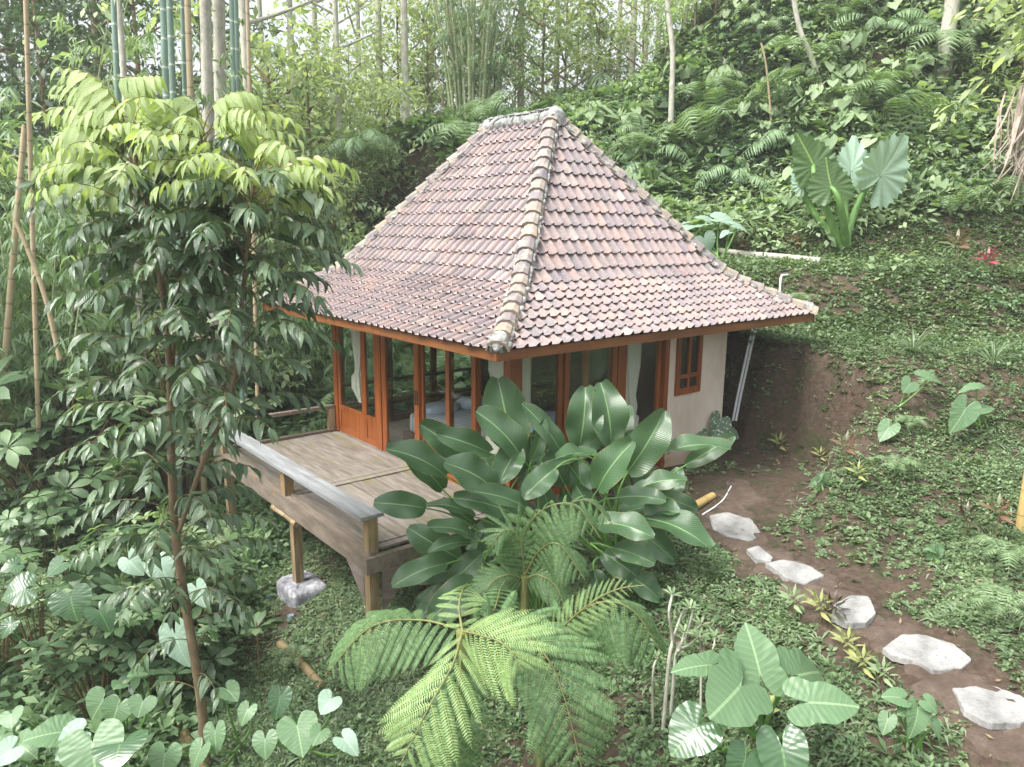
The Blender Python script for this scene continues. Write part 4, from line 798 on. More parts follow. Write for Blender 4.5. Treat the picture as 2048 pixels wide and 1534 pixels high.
for i, (u0_, v0_, u1, v1, u2, v2) in enumerate(NEWL):
    F = FT-.45 if u0_ < 350 else FT-.1 if u0_ < 450 else FT-.5
    P0 = at(u0_, v0_, F); P1 = at(u1, v1, F+.1*RNG.normal()); P2 = at(u2, v2, F+.25*RNG.normal()); P = bez(P0, P1*1.25-(P0+P2)*.125, P2, 14); gsd.tube(P, np.linspace(.007, .002, 14), 5, cap=False)
    t = np.linspace(.42, 1., 8); q = np.linspace(0, 1, 14); C = np.stack([np.interp(t, q, P[:, k]) for k in range(3)], 1); Tn = nrm(np.gradient(P, axis=0)); Tt = np.stack([np.interp(t, q, Tn[:, k]) for k in range(3)], 1)
    X = nrm(np.cross(Tt, UP)); Nn = np.cross(X, Tt)
    for sd in (-1, 1):
        for k in range(len(t)):
            s_ = .245*(.7+.4*math.sin(math.pi*t[k]))
            gn.inst(LT[RNG.integers(3)], C[k], X[k]*sd*.75+Tt[k]*.35+np.array([0, 0, -.75])+RNG.normal(size=3)*.08, Nn[k]*.4+X[k]*sd*.8+RNG.normal(size=3)*.1, np.array([[s_*1.1, s_, s_]]))
gd.build('foliage', M_TREED, tr); gn.build('new_foliage', M_TREEN, tr); gsd.build('leaf_stalks', M_STALKB, tr)
# ================================================================== vegetation kits
def bushT(k, R, H, L, kind_='ovate', w=.5, seed=0, n=3, spread=1., droop=.2, hang=.15):
    rg = np.random.default_rng(seed); g = Geo(); T = leafT(n, w, kind_, .12, droop)
    u = rg.random(k); a = rg.random(k)*2*math.pi; e = np.arccos(1-u*.95); rr = (.45+.55*rg.random(k)**.5)
    D = np.stack([np.sin(e)*np.cos(a), np.sin(e)*np.sin(a), np.cos(e)], 1); P = D*rr[:, None]*np.array([R, R, H])
    Dr = D*[1, 1, .35]*spread+rg.normal(size=(k, 3))*.35+[0, 0, -hang]; Nn = D*.5+[0, 0, .8]+rg.normal(size=(k, 3))*.3
    g.inst(T, P, Dr, Nn, L*(.65+.6*rg.random(k))[:, None]*np.ones(3)); return g.T()
def fernT(nf, L, seed=0, pairs=17, pw=.26, arch=.75, up=1.05):
    rg = np.random.default_rng(seed); g = Geo(); q = leafT(1, .22, 'lance', 0, .1); V = np.array([(-.10, .02, 0), (.10, .02, 0), (.045, .6, -.05), (-.045, .6, -.05), (0, 1, -.14)], float); T = (V, np.array([(0, 1, 2, 3)]), np.array([(3, 2, 4)]), np.array([(.2, 0), (.2, 0), (.2, .6), (.2, .6), (.2, 1)]))
    for i in range(nf):
        a = 2*math.pi*(i+rg.random()*.5)/nf; ln = L*(.75+.4*rg.random()); o = np.array([math.cos(a), math.sin(a), 0])
        P = bez(np.zeros(3), o*ln*.45+UP*ln*up, o*ln*(.9+.2*rg.random())+UP*ln*(up-arch-.2*rg.random()), 12); t = np.linspace(.12, .98, pairs); qq = np.linspace(0, 1, 12)
        C = np.stack([np.interp(t, qq, P[:, k]) for k in range(3)], 1); Tn = nrm(np.gradient(P, axis=0)); Tt = np.stack([np.interp(t, qq, Tn[:, k]) for k in range(3)], 1); X = nrm(np.cross(Tt, UP)); Nn = np.cross(X, Tt)
        s_ = ln*pw*np.clip(np.sin(np.pi*(t*.85+.12)), .1, 1)
        for sd in (-1, 1): g.inst(T, C, X*sd+Tt*.4+[0, 0, -.15], Nn, np.stack([s_*1., s_, s_], 1))
        g.tube(P, np.linspace(.006, .002, 12), 4, cap=False)
    return g.T()
def sprayT(k, L, R, seed=0, w=.13):
    """bamboo twigs: fans of long narrow hanging leaves"""
    rg = np.random.default_rng(seed); g = Geo(); T = leafT(3, w, 'lance', .1, .35)
    for i in range(max(1, k//6)):
        c = rg.normal(size=3)*R*.45; a = rg.random()*6.28; o = np.array([math.cos(a), math.sin(a), -.25]); m_ = 6
        P = c+o*np.linspace(0, 1, m_)[:, None]*L*.8; sd = np.where(np.arange(m_) % 2, 1, -1)[:, None]; X = np.array([-o[1], o[0], 0])
        g.inst(T, P, o*.8+X*sd*.6+[0, 0, -.45]+rg.normal(size=(m_, 3))*.25, UP+rg.normal(size=(m_, 3))*.3, L*(.7+.5*rg.random(m_))[:, None]*np.ones(3))
    return g.T()
def palmT(nf, L, seed=0, nl=22, ll=.30, up=.55, arch=.7):
    rg = np.random.default_rng(seed); g = Geo(); T = leafT(3, .11, 'lance', .25, .35)
    for i in range(nf):
        a = 2*math.pi*(i+rg.random()*.6)/nf; ln = L*(.8+.35*rg.random()); o = np.array([math.cos(a), math.sin(a), 0]); u_ = up*(.6+.7*rg.random())
        P = bez(np.zeros(3), o*ln*.4+UP*ln*u_, o*ln*.95+UP*ln*(u_-arch), 12); t = np.linspace(.15, 1., nl); qq = np.linspace(0, 1, 12)
        C = np.stack([np.interp(t, qq, P[:, k]) for k in range(3)], 1); Tn = nrm(np.gradient(P, axis=0)); Tt = np.stack([np.interp(t, qq, Tn[:, k]) for k in range(3)], 1); X = nrm(np.cross(Tt, UP)); Nn = np.cross(X, Tt)
        s_ = ln*ll*np.clip(np.sin(np.pi*(t*.8+.15)), .15, 1)
        for sd in (-1, 1): g.inst(T, C, X*sd*.9+Tt*.6+[0, 0, -.35]+rg.normal(size=(nl, 3))*.06, Nn, s_[:, None]*np.ones(3))
        g.tube(P, np.linspace(.014, .004, 12), 5, cap=False)
    return g.T()
def rosT(k, L, w, kind_='ovate', el=.5, seed=0, n=2, droop=.2):
    rg = np.random.default_rng(seed); g = Geo(); a = np.arange(k)*2.4+rg.random(k)*.5; e = el*(.5+rg.random(k))
    g.inst(leafT(n, w, kind_, .12, droop), np.stack([np.cos(a)*.08*L, np.sin(a)*.08*L, .05*L*rg.random(k)], 1), np.stack([np.cos(a)*np.cos(e), np.sin(a)*np.cos(e), np.sin(e)], 1), UP, L*(.7+.5*rg.random(k))[:, None]*np.ones(3)); return g.T()
def scatter(G, temps, P, sc, tilt=.25, nup=1.):
    k = len(P); a = RNG.random(k)*6.283; Y = np.stack([np.cos(a), np.sin(a), RNG.normal(size=k)*tilt*.5], 1); Nn = np.stack([RNG.normal(size=k)*tilt, RNG.normal(size=k)*tilt, np.full(k, nup)], 1); w_ = RNG.integers(len(temps), size=k)
    for i, T in enumerate(temps):
        m_ = w_ == i; G.inst(T, P[m_], Y[m_], Nn[m_], sc[m_][:, None]*np.ones(3))
def region(n, F0, F1, S0, S1, dens=None, lift=0.):
    F = F0+(F1-F0)*RNG.random(n); S = S0+(S1-S0)*RNG.random(n)
    x, y = xy(F, S); keep = ~((x > -.6) & (x < 5.0) & (y > -.35) & (y < 5.4))
    keep &= np.abs(S) < .75*F+2.5
    if dens is not None: keep &= RNG.random(n) < dens(F, S, x, y)
    F, S, x, y = F[keep], S[keep], x[keep], y[keep]; return np.stack([x, y, zt(x, y)+lift], 1)
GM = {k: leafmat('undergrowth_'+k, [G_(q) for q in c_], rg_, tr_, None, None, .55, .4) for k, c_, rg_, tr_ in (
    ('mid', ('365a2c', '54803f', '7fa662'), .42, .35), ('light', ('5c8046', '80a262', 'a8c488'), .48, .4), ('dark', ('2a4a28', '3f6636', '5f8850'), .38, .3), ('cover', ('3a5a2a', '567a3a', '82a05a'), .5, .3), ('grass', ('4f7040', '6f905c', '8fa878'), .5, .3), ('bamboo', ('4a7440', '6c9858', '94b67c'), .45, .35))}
GM['crest'] = leafmat('undergrowth_crest', [G_('6f8c4c'), G_('98b06c'), G_('bccc90')], .5, .5, (1.4, 1.45, .8), None, .4, .3)
M_LITT = woodmat('dry_leaf', [G_('54422f'), G_('80694c'), G_('a08f76')], .8, (1, 1, 1), .2, 5)
# ---- low ground cover near the house, path and slope
def dn(F, S, x, y):
    d = dpath(x, y); k = sstep(.32, .70, d+.18*wob(x, y, 3.1)); nt_ = notch(x, y)
    patch = np.clip(.55+.35*(S < 3.4)+.55*wob(x, y, 1.15, 1.3)+.35*wob(x, y, 2.9, .4), .06, 1)
    cut = np.where((nt_ > -.35) & (nt_ < .40) & (F > 9.0), .85, 1.)            # the steep cut stays mostly bare earth
    floor_ = np.where((nt_ < -.1) & (F > 8.8) & (S > 2.2) & (x < 5.6), .15, 1.)
    under = 1.
    hh = .40*softp(F-8.2, .5); riser = np.where((S > 3.6) & (hh > .5) & (np.cos(2*np.pi*hh/1.2) > .35), .42, 1.)
    return k*patch*cut*floor_*under*riser
COV = [rosT(6, .055, .62, el=.35, seed=s) for s in range(4)]+[rosT(8, .045, .75, 'obov', .3, 9), bushT(16, .05, .045, .042, 'ovate', .6, 3, 2)]
GRS = [rosT(7, .13, .13, 'lance', .55, s, 2, .5) for s in range(3)]
g = Geo(); P = region(92000, 3.4, 13.5, -5.5, 9.5, dn, .012); scatter(g, COV, P, .6+.75*RNG.random(len(P)), .35)
P = region(20000, 12.5, 18.5, 3, 13, lambda F, S, x, y: np.where(notch(x, y) > .1, .9, .0)*np.clip(.6+.5*wob(x, y, 1.4), .1, 1), .012); scatter(g, COV, P, 1.1+1.*RNG.random(len(P)), .35)
tag(kind(g.build('ground_cover', GM['cover']), 'stuff'), 'low creeping green ground cover on the bare soil slope', 'ground cover')
g = Geo(); P = region(19000, 3.2, 12.5, -6, 9.5, lambda F, S, x, y: dn(F, S, x, y)*np.clip(.45+.6*wob(x, y, .9, 2.2), .03, 1), .0); scatter(g, GRS, P, .6+.9*RNG.random(len(P)), .2)
tag(kind(g.build('grass', GM['grass']), 'stuff'), 'pale short blades of grass among the ground cover', 'grass')
g = Geo(); T = leafT(2, .4, 'ovate', .2, -.3); P = region(420, 3.5, 15, -5, 9.5, None, .035); scatter(g, [T], P, .04+.04*RNG.random(len(P)), .5)
P = region(420, 3.5, 12, 0, 6, lambda F, S, x, y: (dpath(x, y) < .8)*.8, .04); scatter(g, [T, leafT(1, .08, 'strap', 0, 0)], P, .02+.055*RNG.random(len(P)), .3)
tag(kind(g.build('leaf_litter', M_LITT), 'stuff'), 'dry brown leaves and twigs fallen on path and slope', 'leaf litter')
# taller mixed cover between path and tree ferns, and under the left foreground
g = Geo(); MX = [bushT(34, .16, .16, .085, 'ovate', .5, 31, 2), bushT(26, .2, .14, .11, 'lance', .32, 32, 2), rosT(10, .16, .3, 'obov', .7, 3)]
P = region(2300, 3.6, 9.8, -6, 6.5, lambda F, S, x, y: sstep(.5, 1., dpath(x, y))*np.where(S < 3.2, 1., .0)*np.where((S > -3.6) & (S < -.9) & (F > 6.8), .12, 1)*np.clip(.5+.6*wob(x, y, 1.4, .7), .08, 1), 0); scatter(g, MX, P, .55+.6*RNG.random(len(P)))
tag(kind(g.build('undergrowth', GM['mid']), 'stuff'), 'leafy green undergrowth around the ferns and taros in the foreground', 'undergrowth')
# ---- hillside undergrowth: several leaf kinds, each one mass
hillm = lambda F, S, x, y: np.where((x > 5.3) | (y > 5.9) | (S < -3.6), 1., 0.)
BB = {'ovate': [bushT(44, .42, .40, .19, 'ovate', .48, s, 2) for s in range(4)], 'lance': [bushT(50, .45, .42, .24, 'lance', .26, 10+s, 2, hang=.35) for s in range(3)],
      'small': [bushT(70, .36, .36, .10, 'ovate', .55, 20+s, 2) for s in range(3)], 'broad': [bushT(22, .40, .36, .27, 'ovate', .72, 30+s, 3) for s in range(3)]}
def mass(nm, kinds, mt, n, F0, F1, S0, S1, dens, sc, lb):
    g = Geo(); P = region(n, F0, F1, S0, S1, lambda F, S, x, y: hillm(F, S, x, y)*dens(F, S, x, y), .03); temps = [t for k in kinds for t in BB[k]]
    scatter(g, temps, P, sc[0]+sc[1]*RNG.random(len(P))); tag(kind(g.build(nm, GM[mt]), 'stuff'), lb, 'undergrowth')
terr = lambda F, S: np.where((S > 3.0) & (F > 11.5) & (F < 17.3-.0*S), 0., 1.)           # the open terrace
nz = lambda x, y, s, ph: np.clip(.5+.75*wob(x, y, s, ph), 0, 1)
mass('undergrowth', ['ovate', 'broad'], 'mid', 3000, 14.5, 29, -15, 20, lambda F, S, x, y: terr(F, S)*nz(x, y, .7, 0), (.7, .7), 'broad-leaved undergrowth covering the hillside behind the house')
mass('undergrowth', ['ovate', 'broad'], 'mid', 2600, 15, 27, -13, 1.5, lambda F, S, x, y: 1.+0*F, (.6, .8), 'leafy undergrowth on the steep bank left of the roof')
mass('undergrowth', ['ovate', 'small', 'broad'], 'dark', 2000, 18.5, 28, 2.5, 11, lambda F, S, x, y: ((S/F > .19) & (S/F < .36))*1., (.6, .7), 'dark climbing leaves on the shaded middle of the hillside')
mass('undergrowth', ['lance', 'broad', 'ovate'], 'light', 3200, 16.5, 29, 1.5, 20, lambda F, S, x, y: np.where((S/F > .20) & (S/F < .35) & (F > 18.5), .15, .9), (.6, .7), 'tangle of bright leaves covering the upper right hillside')
mass('undergrowth', ['lance', 'small'], 'light', 2900, 14.5, 29, -15, 20, lambda F, S, x, y: terr(F, S)*nz(x, y, .6, 2.), (.7, .7), 'light green feathery undergrowth on the sunlit hillside')
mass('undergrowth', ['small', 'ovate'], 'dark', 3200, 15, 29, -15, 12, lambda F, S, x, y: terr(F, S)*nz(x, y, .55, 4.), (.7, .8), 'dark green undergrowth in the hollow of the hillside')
mass('undergrowth', ['lance', 'broad'], 'bamboo', 1500, 13, 27, -14, 2, lambda F, S, x, y: terr(F, S)*nz(x, y, .8, 5.), (.7, .7), 'pale hanging bamboo-like undergrowth behind the left eave')
mass('undergrowth', ['ovate', 'small'], 'mid', 1700, 5.5, 14.5, -12, -3.6, lambda F, S, x, y: 1-.0*F, (.55, .6), 'mixed undergrowth filling the hollow left of the deck')
mass('undergrowth', ['small', 'ovate'], 'mid', 700, 6, 14, 7.0, 13, lambda F, S, x, y: np.clip((S-6.2-.1*(F-8))/3, 0, .8)*nz(x, y, 1.2, 1), (.35, .4), 'green undergrowth along the right edge of the slope')
BB['heart'] = []
for s_ in range(3):
    rg = np.random.default_rng(s_); gg = Geo(); k = 16; a = rg.random(k)*6.28; e = rg.random(k)*1.2; D = np.stack([np.cos(a)*np.sin(e), np.sin(a)*np.sin(e), np.cos(e)], 1)
    gg.inst(heartT(2, 14, 1., .1, .2, seed=s_), D*[.4, .4, .4], D*[1, 1, 0]+[0, 0, -.7]+rg.normal(size=(k, 3))*.2, D+[0, 0, .3], .17*(.6+.7*rg.random(k))[:, None]*np.ones(3)); BB['heart'].append(gg.T())
mass('undergrowth', ['heart'], 'light', 420, 15, 27, 2, 16, lambda F, S, x, y: terr(F, S)*nz(x, y, .8, 3), (.8, .9), 'climbers with pale heart-shaped leaves on the right hillside')
g = Geo(); P = region(7000, 6, 18.5, 1.5, 13, lambda F, S, x, y: np.where((notch(x, y) > .1) | (F < 9), 1, .0)*sstep(.6, 1., dpath(x, y))*np.clip(.3+.8*wob(x, y, 2.1, 4.), 0, 1), .0); scatter(g, [rosT(7, .11, .4, 'ovate', .6, 5, 2), rosT(9, .09, .55, 'ovate', .5, 6, 2), bushT(14, .09, .10, .06, 'ovate', .5, 8, 2)], P, .5+.8*RNG.random(len(P)), .3)
tag(kind(g.build('ground_cover', GM['cover']), 'stuff'), 'taller pale weeds dotted over the ground cover of the right slope', 'weeds')
# ---- individual ferns
FT_ = [fernT(9, .75, s) for s in range(3)]; PM = [palmT(9, 1.6, s) for s in range(2)]
def kit(name, lb, cat, group, parts):
    """prototype thing at the origin: parts = [(name, template, material)]; the first place() moves it, later ones copy it"""
    r = thing(name, lb, cat, (0, 0, 0), group)
    for nm, T, m_ in parts:
        g = Geo(); g.V = [T[0]]; g.U = [T[3]]; g.F = [f for f in (T[1], T[2]) if len(f)]; g.n = len(T[0]); g.build(nm, m_, r)
    return [r, False]
def place(K, p, rz=None, sc=1., label=None, tilt=(0, 0)):
    rz = RNG.random()*6.283 if rz is None else rz
    if not K[1]:
        K[1] = True; r = K[0]; r.location = [float(q) for q in p]; r.rotation_euler = (tilt[0], tilt[1], rz); r.scale = (sc,)*3
        if label: r['label'] = label
        return r
    return copy_thing(K[0], p, rz, sc, label, tilt=tilt)
M_FERNH = leafmat('slope_fern', [G_('4a7038'), G_('6c9250'), G_('92b272')], .5, .35, None, None, .8, .3)
KF = [kit('fern', 'feathery fern among the undergrowth of the hillside', 'fern', 'ferns on the hillside', [('fronds', T, M_FERNH)]) for T in FT_]
P = region(330, 14.5, 25, -6, 15, lambda F, S, x, y: hillm(F, S, x, y)*terr(F, S)*np.where(S > .36*F, 1, .3))[:75]
for i, p in enumerate(P): place(KF[i % 3], p+[0, 0, .12], None, 1.+1.1*RNG.random(), None, (.35*RNG.normal(), .35*RNG.normal()))
for K in KF: K[1] = True
for (u, v, sc, lb) in ((1790, 960, .45, 'low fern in the middle of the right slope'), (1820, 870, .4, 'small fern above the middle of the right slope'), (2010, 1150, .6, 'fern at the right edge beside the stepping stones'), (1990, 1250, .5, 'second fern at the right edge, nearer the stepping stones'), (1320, 700, .5, 'fern behind the plaster wall'), (2030, 420, 1.3, 'large arching fern under the dry palm fronds'),
                       (1900, 440, 1.2, 'wide fern hanging at the right above the terrace'), (1270, 330, 1.3, 'yellow-green fern above the right slope of the roof'), (60, 1230, .8, 'fern at the left edge above the taros'), (90, 1290, .7, 'bright fern at the left edge below the elephant ears'), (240, 1400, .5, 'small fern among the taros at lower left'), (590, 1340, .4, 'fern beside the fallen bamboo'), (1600, 620, .5, 'little fern on the slope right of the eave')):
    r = place(KF[int(u) % 3], gpt(u, v)+np.array([0, 0, .08]), None, sc, lb); r.pop('group', None) if hasattr(r, 'pop') else None
KP = [kit('palm', 'low palm with long arching fronds on the hillside', 'palm', 'young palms on the hillside', [('fronds', T, GM['bamboo'])]) for T in PM]
for i, (u, v, F, sc) in enumerate([(1160, 200, 24, 1.3), (1300, 300, 20, 1.0), (1580, 280, 19, .9), (580, 240, 22, 1.2), (720, 260, 20, .9), (540, 330, 19, 1.0), (940, 250, 22, .9), (1040, 215, 23, 1.0), (1480, 330, 18.5, .8), (1750, 130, 21, 1.0), (1000, 60, 27, 1.6), (1190, 60, 26, 1.6)]):
    p = at(u, v, F); p[2] = max(p[2]-.6*sc, zt(p[0], p[1])) if v > 100 else zt(p[0], p[1])+.2
    place(KP[i % 2], p, None, sc)
# ---- bushes at the left, broad glossy leaves in rosettes
def whorlbush(seed, H=1.6, n=26, L=.20, w=.42, m_=None):
    rg = np.random.default_rng(seed); g = Geo(); s_ = Geo(); T = rosT(9, L, w, 'obov', .35, seed, 4, .35)
    for i in range(n):
        a = rg.random()*6.28; r = .75*H*.55*rg.random()**.6; h = H*(.35+.65*rg.random()); p = np.array([math.cos(a)*r, math.sin(a)*r, h*(1-.25*(r/(.5*H))**2)])
        g.inst(T, p, [1, 0, .1*rg.normal()], UP+rg.normal(size=3)*.35+np.array([math.cos(a), math.sin(a), 0])*.3, np.array([[.8+.5*rg.random()]*3])); s_.tube(bez(np.array([p[0]*.15, p[1]*.15, 0]), np.array([p[0]*.4, p[1]*.4, h*.6]), p, 7), np.linspace(.014, .005, 7), 5, cap=False)
    return g.T(), s_.T()
KB = []
for s_ in range(3):
    f_, st_ = whorlbush(40+s_, L=(.19, .14, .22)[s_], w=(.42, .34, .36)[s_], n=(26, 36, 24)[s_]); KB.append(kit('shrub', 'leafy shrub with whorls of broad leaves in the hollow at the left', 'shrub', 'shrubs left of the slender tree', [('foliage', f_, GM[('mid', 'light', 'dark')[s_]]), ('stems', st_, M_STALKB)]))
for i in range(30):
    u = -60+430*RNG.random(); v = 700+430*RNG.random(); F = 11.5-(v-700)/430*3.6; p = at(u, v, F); p[2] = zt(p[0], p[1]); (place(KB[i % 3], p, None, .8+.55*RNG.random()) if p[0] < -3.2 or p[1] > 6.3 else None)
for i in range(26):
    u = 20+600*(i+RNG.random())/26; p = at(u, 767, 11.6+2.2*RNG.random()); p[2] = zt(p[0], p[1])
    if p[1] > 6.6 or p[0] < -3.6: place(KB[i % 3], p, None, 1.5+.9*RNG.random())
for i in range(9):
    u = 430+150*RNG.random(); v = 640+200*RNG.random(); p = at(u, v, 14.5+2*RNG.random()); p[2] = zt(p[0], p[1]); place(KB[i % 3], p, None, .9+.5*RNG.random())
KB2 = kit('shrub', 'small-leaved bush', 'shrub', None, [('foliage', BB['small'][0], GM['light'])])
for (u, v, sc, lb) in ((1790, 560, 1.6, 'rounded grey-green bush at the back of the terrace, right of the giant taro'), (1190, 260, 2.2, 'dense round pale bush just above the roof ridge'), (1560, 740, .35, 'small bush on the soil bank'), (1340, 590, .8, 'bush behind the right hip of the roof'), (1950, 700, .6, 'low bush at the right edge of the upper slope')):
    place(KB2, gpt(u, v), None, sc, lb)
# ================================================================== trees and bamboo
M_PALEB = woodmat('pale_bark', [G_('7d7a6c'), G_('a8a698'), G_('c9c8bf')], .85, (1, 1, .5), .3, 9, dirt=(G_('5d6a4c'), 3, .58))
def culmmat(name, c1, c2, ring, period):
    N = NT(name); sp = N.n('SeparateXYZ'); N.l(N.n('TexCoord').outputs['UV'], sp.inputs[0]); fr_ = N.math('FRACT', N.math('DIVIDE', sp.outputs[1], period))
    c = N.mix(N.noise(3, 5, stretch=(1, 1, .2)), c1, c2); c = N.mix(N.ramp(fr_, [(.0, (1, 1, 1)), (.05, (.2, .2, .2)), (.10, (0, 0, 0)), (.96, (0, 0, 0)), (1, (.7, .7, .7))]), c, ring)
    return N.done(N.pbr(c, .45, N.bump(N.ramp(fr_, [(0, (1, 1, 1)), (.03, (0, 0, 0))]), .5, .01), .4))
M_CULG = culmmat('green_bamboo', G_('5a7466'), G_('86a092'), G_('c3c9b8'), .42); M_CULT = culmmat('tan_bamboo', G_('8f7f62'), G_('b5a88a'), G_('5f5138'), .40); M_CULL = culmmat('thicket_bamboo', G_('7f8f60'), G_('b0b894'), G_('d6d6c0'), .35)
CL = [bushT(13, .30, .24, .20, 'ovate', .42, 60+s, 2, hang=.3) for s in range(3)]; CLS = [sprayT(18, .26, .35, 70+s) for s in range(3)]
def crown(rg, H, h0, R, ncl, temps, flat=.6):
    g = Geo(); limbs = Geo(); k = 9; ends = []
    for i in range(k):
        h = h0+(H-h0)*(i+.3)/k; a = i*2.4+rg.random(); r = R*(1-.55*((h-h0)/(H-h0+1e-6)))*(.6+.5*rg.random()); e = np.array([math.cos(a)*r, math.sin(a)*r, h+r*.35]); ends.append(e)
        limbs.tube(bez(np.array([0, 0, h-.3]), np.array([e[0]*.4, e[1]*.4, h]), e, 8), np.linspace(.05, .012, 8), 5, cap=False)
    for i in range(ncl):
        e = ends[rg.integers(k)]; c = e*[1, 1, 1]+rg.normal(size=3)*np.array([R*.24, R*.24, R*.2]); c = c if rg.random() > .3 else c*[.5, .5, 1]
        g.inst(temps[rg.integers(len(temps))], c, [math.cos(i), math.sin(i), 0], UP+rg.normal(size=3)*.3, np.array([[.9+.7*rg.random()]*3]))
    return g, limbs
def treekit(seed, H, h0, R, ncl, temps, fm, bm, r0=.11, lean=.4):
    rg = np.random.default_rng(seed); g, l = crown(rg, H, h0, R, ncl, temps); n = 9; z = np.linspace(-.3, H*.97, n); off = np.stack([lean*rg.normal()*(z/H)**2*.3*np.sin(z*.3+seed), lean*rg.normal()*(z/H)*.2, z], 1); off[:, :2] *= .6
    l.tube(off, np.linspace(r0, r0*.35, n), 9, smooth=3); return [('foliage', g.T(), fm), ('trunk', l.T(), bm)]
KT = {'tall': [kit('tree', 'tall slim tree with pale trunk on the crest behind the house', 'tree', 'tall trees along the crest', treekit(80+s, 15, 6.5, 2.4, 85, CL, GM['crest'], M_PALEB, .12)) for s in range(3)],
      'low': [kit('tree', 'small bushy tree at the top of the hillside', 'tree', 'small trees along the crest', treekit(90+s, 5.2, 1.2, 1.7, 105, CL, GM['crest'] if s != 1 else GM['light'], M_BARK, .06)) for s in range(3)],
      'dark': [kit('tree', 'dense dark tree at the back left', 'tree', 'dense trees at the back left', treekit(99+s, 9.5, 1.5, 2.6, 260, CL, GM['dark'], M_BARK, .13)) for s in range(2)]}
def gbase(u, F):
    p = at(u, 767, F); p[2] = zt(p[0], p[1]); return p
for i, (u, F, sc) in enumerate([(612, 24, 1.), (697, 21, .9), (775, 27, 1.1), (822, 22, .95), (1035, 26, 1.), (1100, 29, 1.1), (1240, 27, 1.), (1262, 30, 1.1), (1285, 28, .9), (1305, 31, 1.1), (1335, 29, 1.), (1400, 31, 1.1), (1500, 33, 1.), (905, 31, 1.1), (1800, 21, .9), (1745, 24, 1.), (530, 17.5, 1.1), (660, 31, 1.2), (735, 33, 1.2), (960, 34, 1.2), (1160, 33, 1.1), (1215, 35, 1.2), (1452, 34, 1.1), (560, 29, 1.1), (870, 35, 1.1)]):
    place(KT['tall'][i % 3], gbase(u, F), None, sc, 'tall slim tree with pale trunk '+('left of the roof' if u < 830 else 'behind the roof ridge' if u < 1200 else 'on the crest right of the roof'))
for i in range(38):
    u = 440+1150*(i+.5*RNG.random())/38; F = 23.5+6*RNG.random(); place(KT['low'][i % 3], gbase(u, F), None, .4+.4*RNG.random() if u > 1150 else .55+.5*RNG.random())
for i, (u, F, sc) in enumerate([(150, 19, 1.), (260, 22, 1.2), (60, 24, 1.3), (330, 20, .9), (-40, 18, 1.1), (450, 23, 1.0), (200, 27, 1.3), (20, 15.5, .7), (100, 29, 1.4), (-100, 24, 1.3)]):
    place(KT['dark'][i % 2], gbase(u, F), None, sc)
for i, (u, F) in enumerate([(1650, 23), (1720, 27), (1830, 25), (1900, 22), (1980, 24), (2040, 20), (2090, 17), (1560, 26), (1960, 19), (2120, 14)]):
    place(KT['low'][i % 3], gbase(u, F), None, .9+.5*RNG.random())
for i, (u, F, sc) in enumerate([(-60, 15, 1.3), (30, 17, 1.4), (110, 15.5, 1.2), (190, 16.5, 1.3), (270, 15.5, 1.2), (350, 17, 1.3), (430, 16, 1.1), (500, 18, 1.2), (570, 20, 1.2), (640, 21, 1.1), (720, 20.5, .8), (780, 22, .9), (680, 19, .7)]):
    place(KT['low'][i % 3], gbase(u, F), None, sc)
def single(lb, pts, r, m_, nm='tree', extra=0, seed=0, leaf=None, cl=CL):
    p0 = np.array(pts[0]); t = thing(nm, lb, 'tree' if nm == 'tree' else 'bamboo', p0); g = Geo(); g.tube(pts, np.linspace(r, r*.8, len(pts)), 10, smooth=4); g.build('trunk' if nm == 'tree' else 'culm', m_, t)
    if extra:
        rg = np.random.default_rng(seed); g = Geo(); P, _ = resample(np.array(pts), 1., 6)
        for i in range(extra):
            k = rg.integers(int(len(P)*.3), len(P)); g.inst(cl[rg.integers(len(cl))], P[k]+rg.normal(size=3)*[.5, .5, .4], [math.cos(i), math.sin(i), 0], UP+rg.normal(size=3)*.2, np.array([[.7+.6*rg.random()]*3]))
        g.build('foliage', leaf or GM['light'], t)
def upto(u0_, v0_, u1, F, dF=0., z1=None, over=4.):
    """stem from the ground under (u0_, v0_) through the top edge of the picture at u1"""
    b = gbase(u0_ if v0_ is None else u0_, F); a = at(u0_, v0_ if v0_ is not None else 400, F) if v0_ is not None else None
    top = at(u1, -20, F+dF); d = nrm(top-b); return [b-[0, 0, .2], b+(top-b)*.5, top, top+d*over]
single('thick mottled pale trunk behind the yellow-green tree, left one of the pair', upto(418, None, 410, 13.5), .105, M_PALEB, extra=10, seed=1)
single('thick mottled pale trunk behind the yellow-green tree, right one of the pair', upto(440, None, 437, 13.9), .115, M_PALEB, extra=10, seed=2)
single('leaning mottled trunk at the upper left beside a bamboo stem', upto(285, None, 236, 14), .06, M_PALEB, extra=8, seed=3)
FQ = fs(*gpt(1885, 168)[:2])[0]
single('smooth brown trunk at the upper right above the giant taro', [gpt(1885, 168), at(1892, 90, FQ), at(1905, 0, FQ), at(1915, -150, FQ)], .20, M_PALEB, extra=10, seed=4)
p1 = gpt(1645, 190); F1 = fs(p1[0], p1[1])[0]
single('thin crooked trunk leaning left on the upper hillside', [p1, at(1625, 120, F1), at(1600, 60, F1), at(1585, -20, F1), at(1560, -200, F1)], .07, M_PALEB, extra=6, seed=5)
p1 = gpt(1340, 300); F1 = fs(p1[0], p1[1])[0]
single('straight thin pale trunk with leafy side shoots above the right hip of the roof', [p1, at(1343, 200, F1), at(1345, 100, F1), at(1335, 0, F1), at(1330, -200, F1)], .075, M_PALEB, extra=14, seed=6)
p1 = gpt(1545, 290); F1 = fs(p1[0], p1[1])[0]
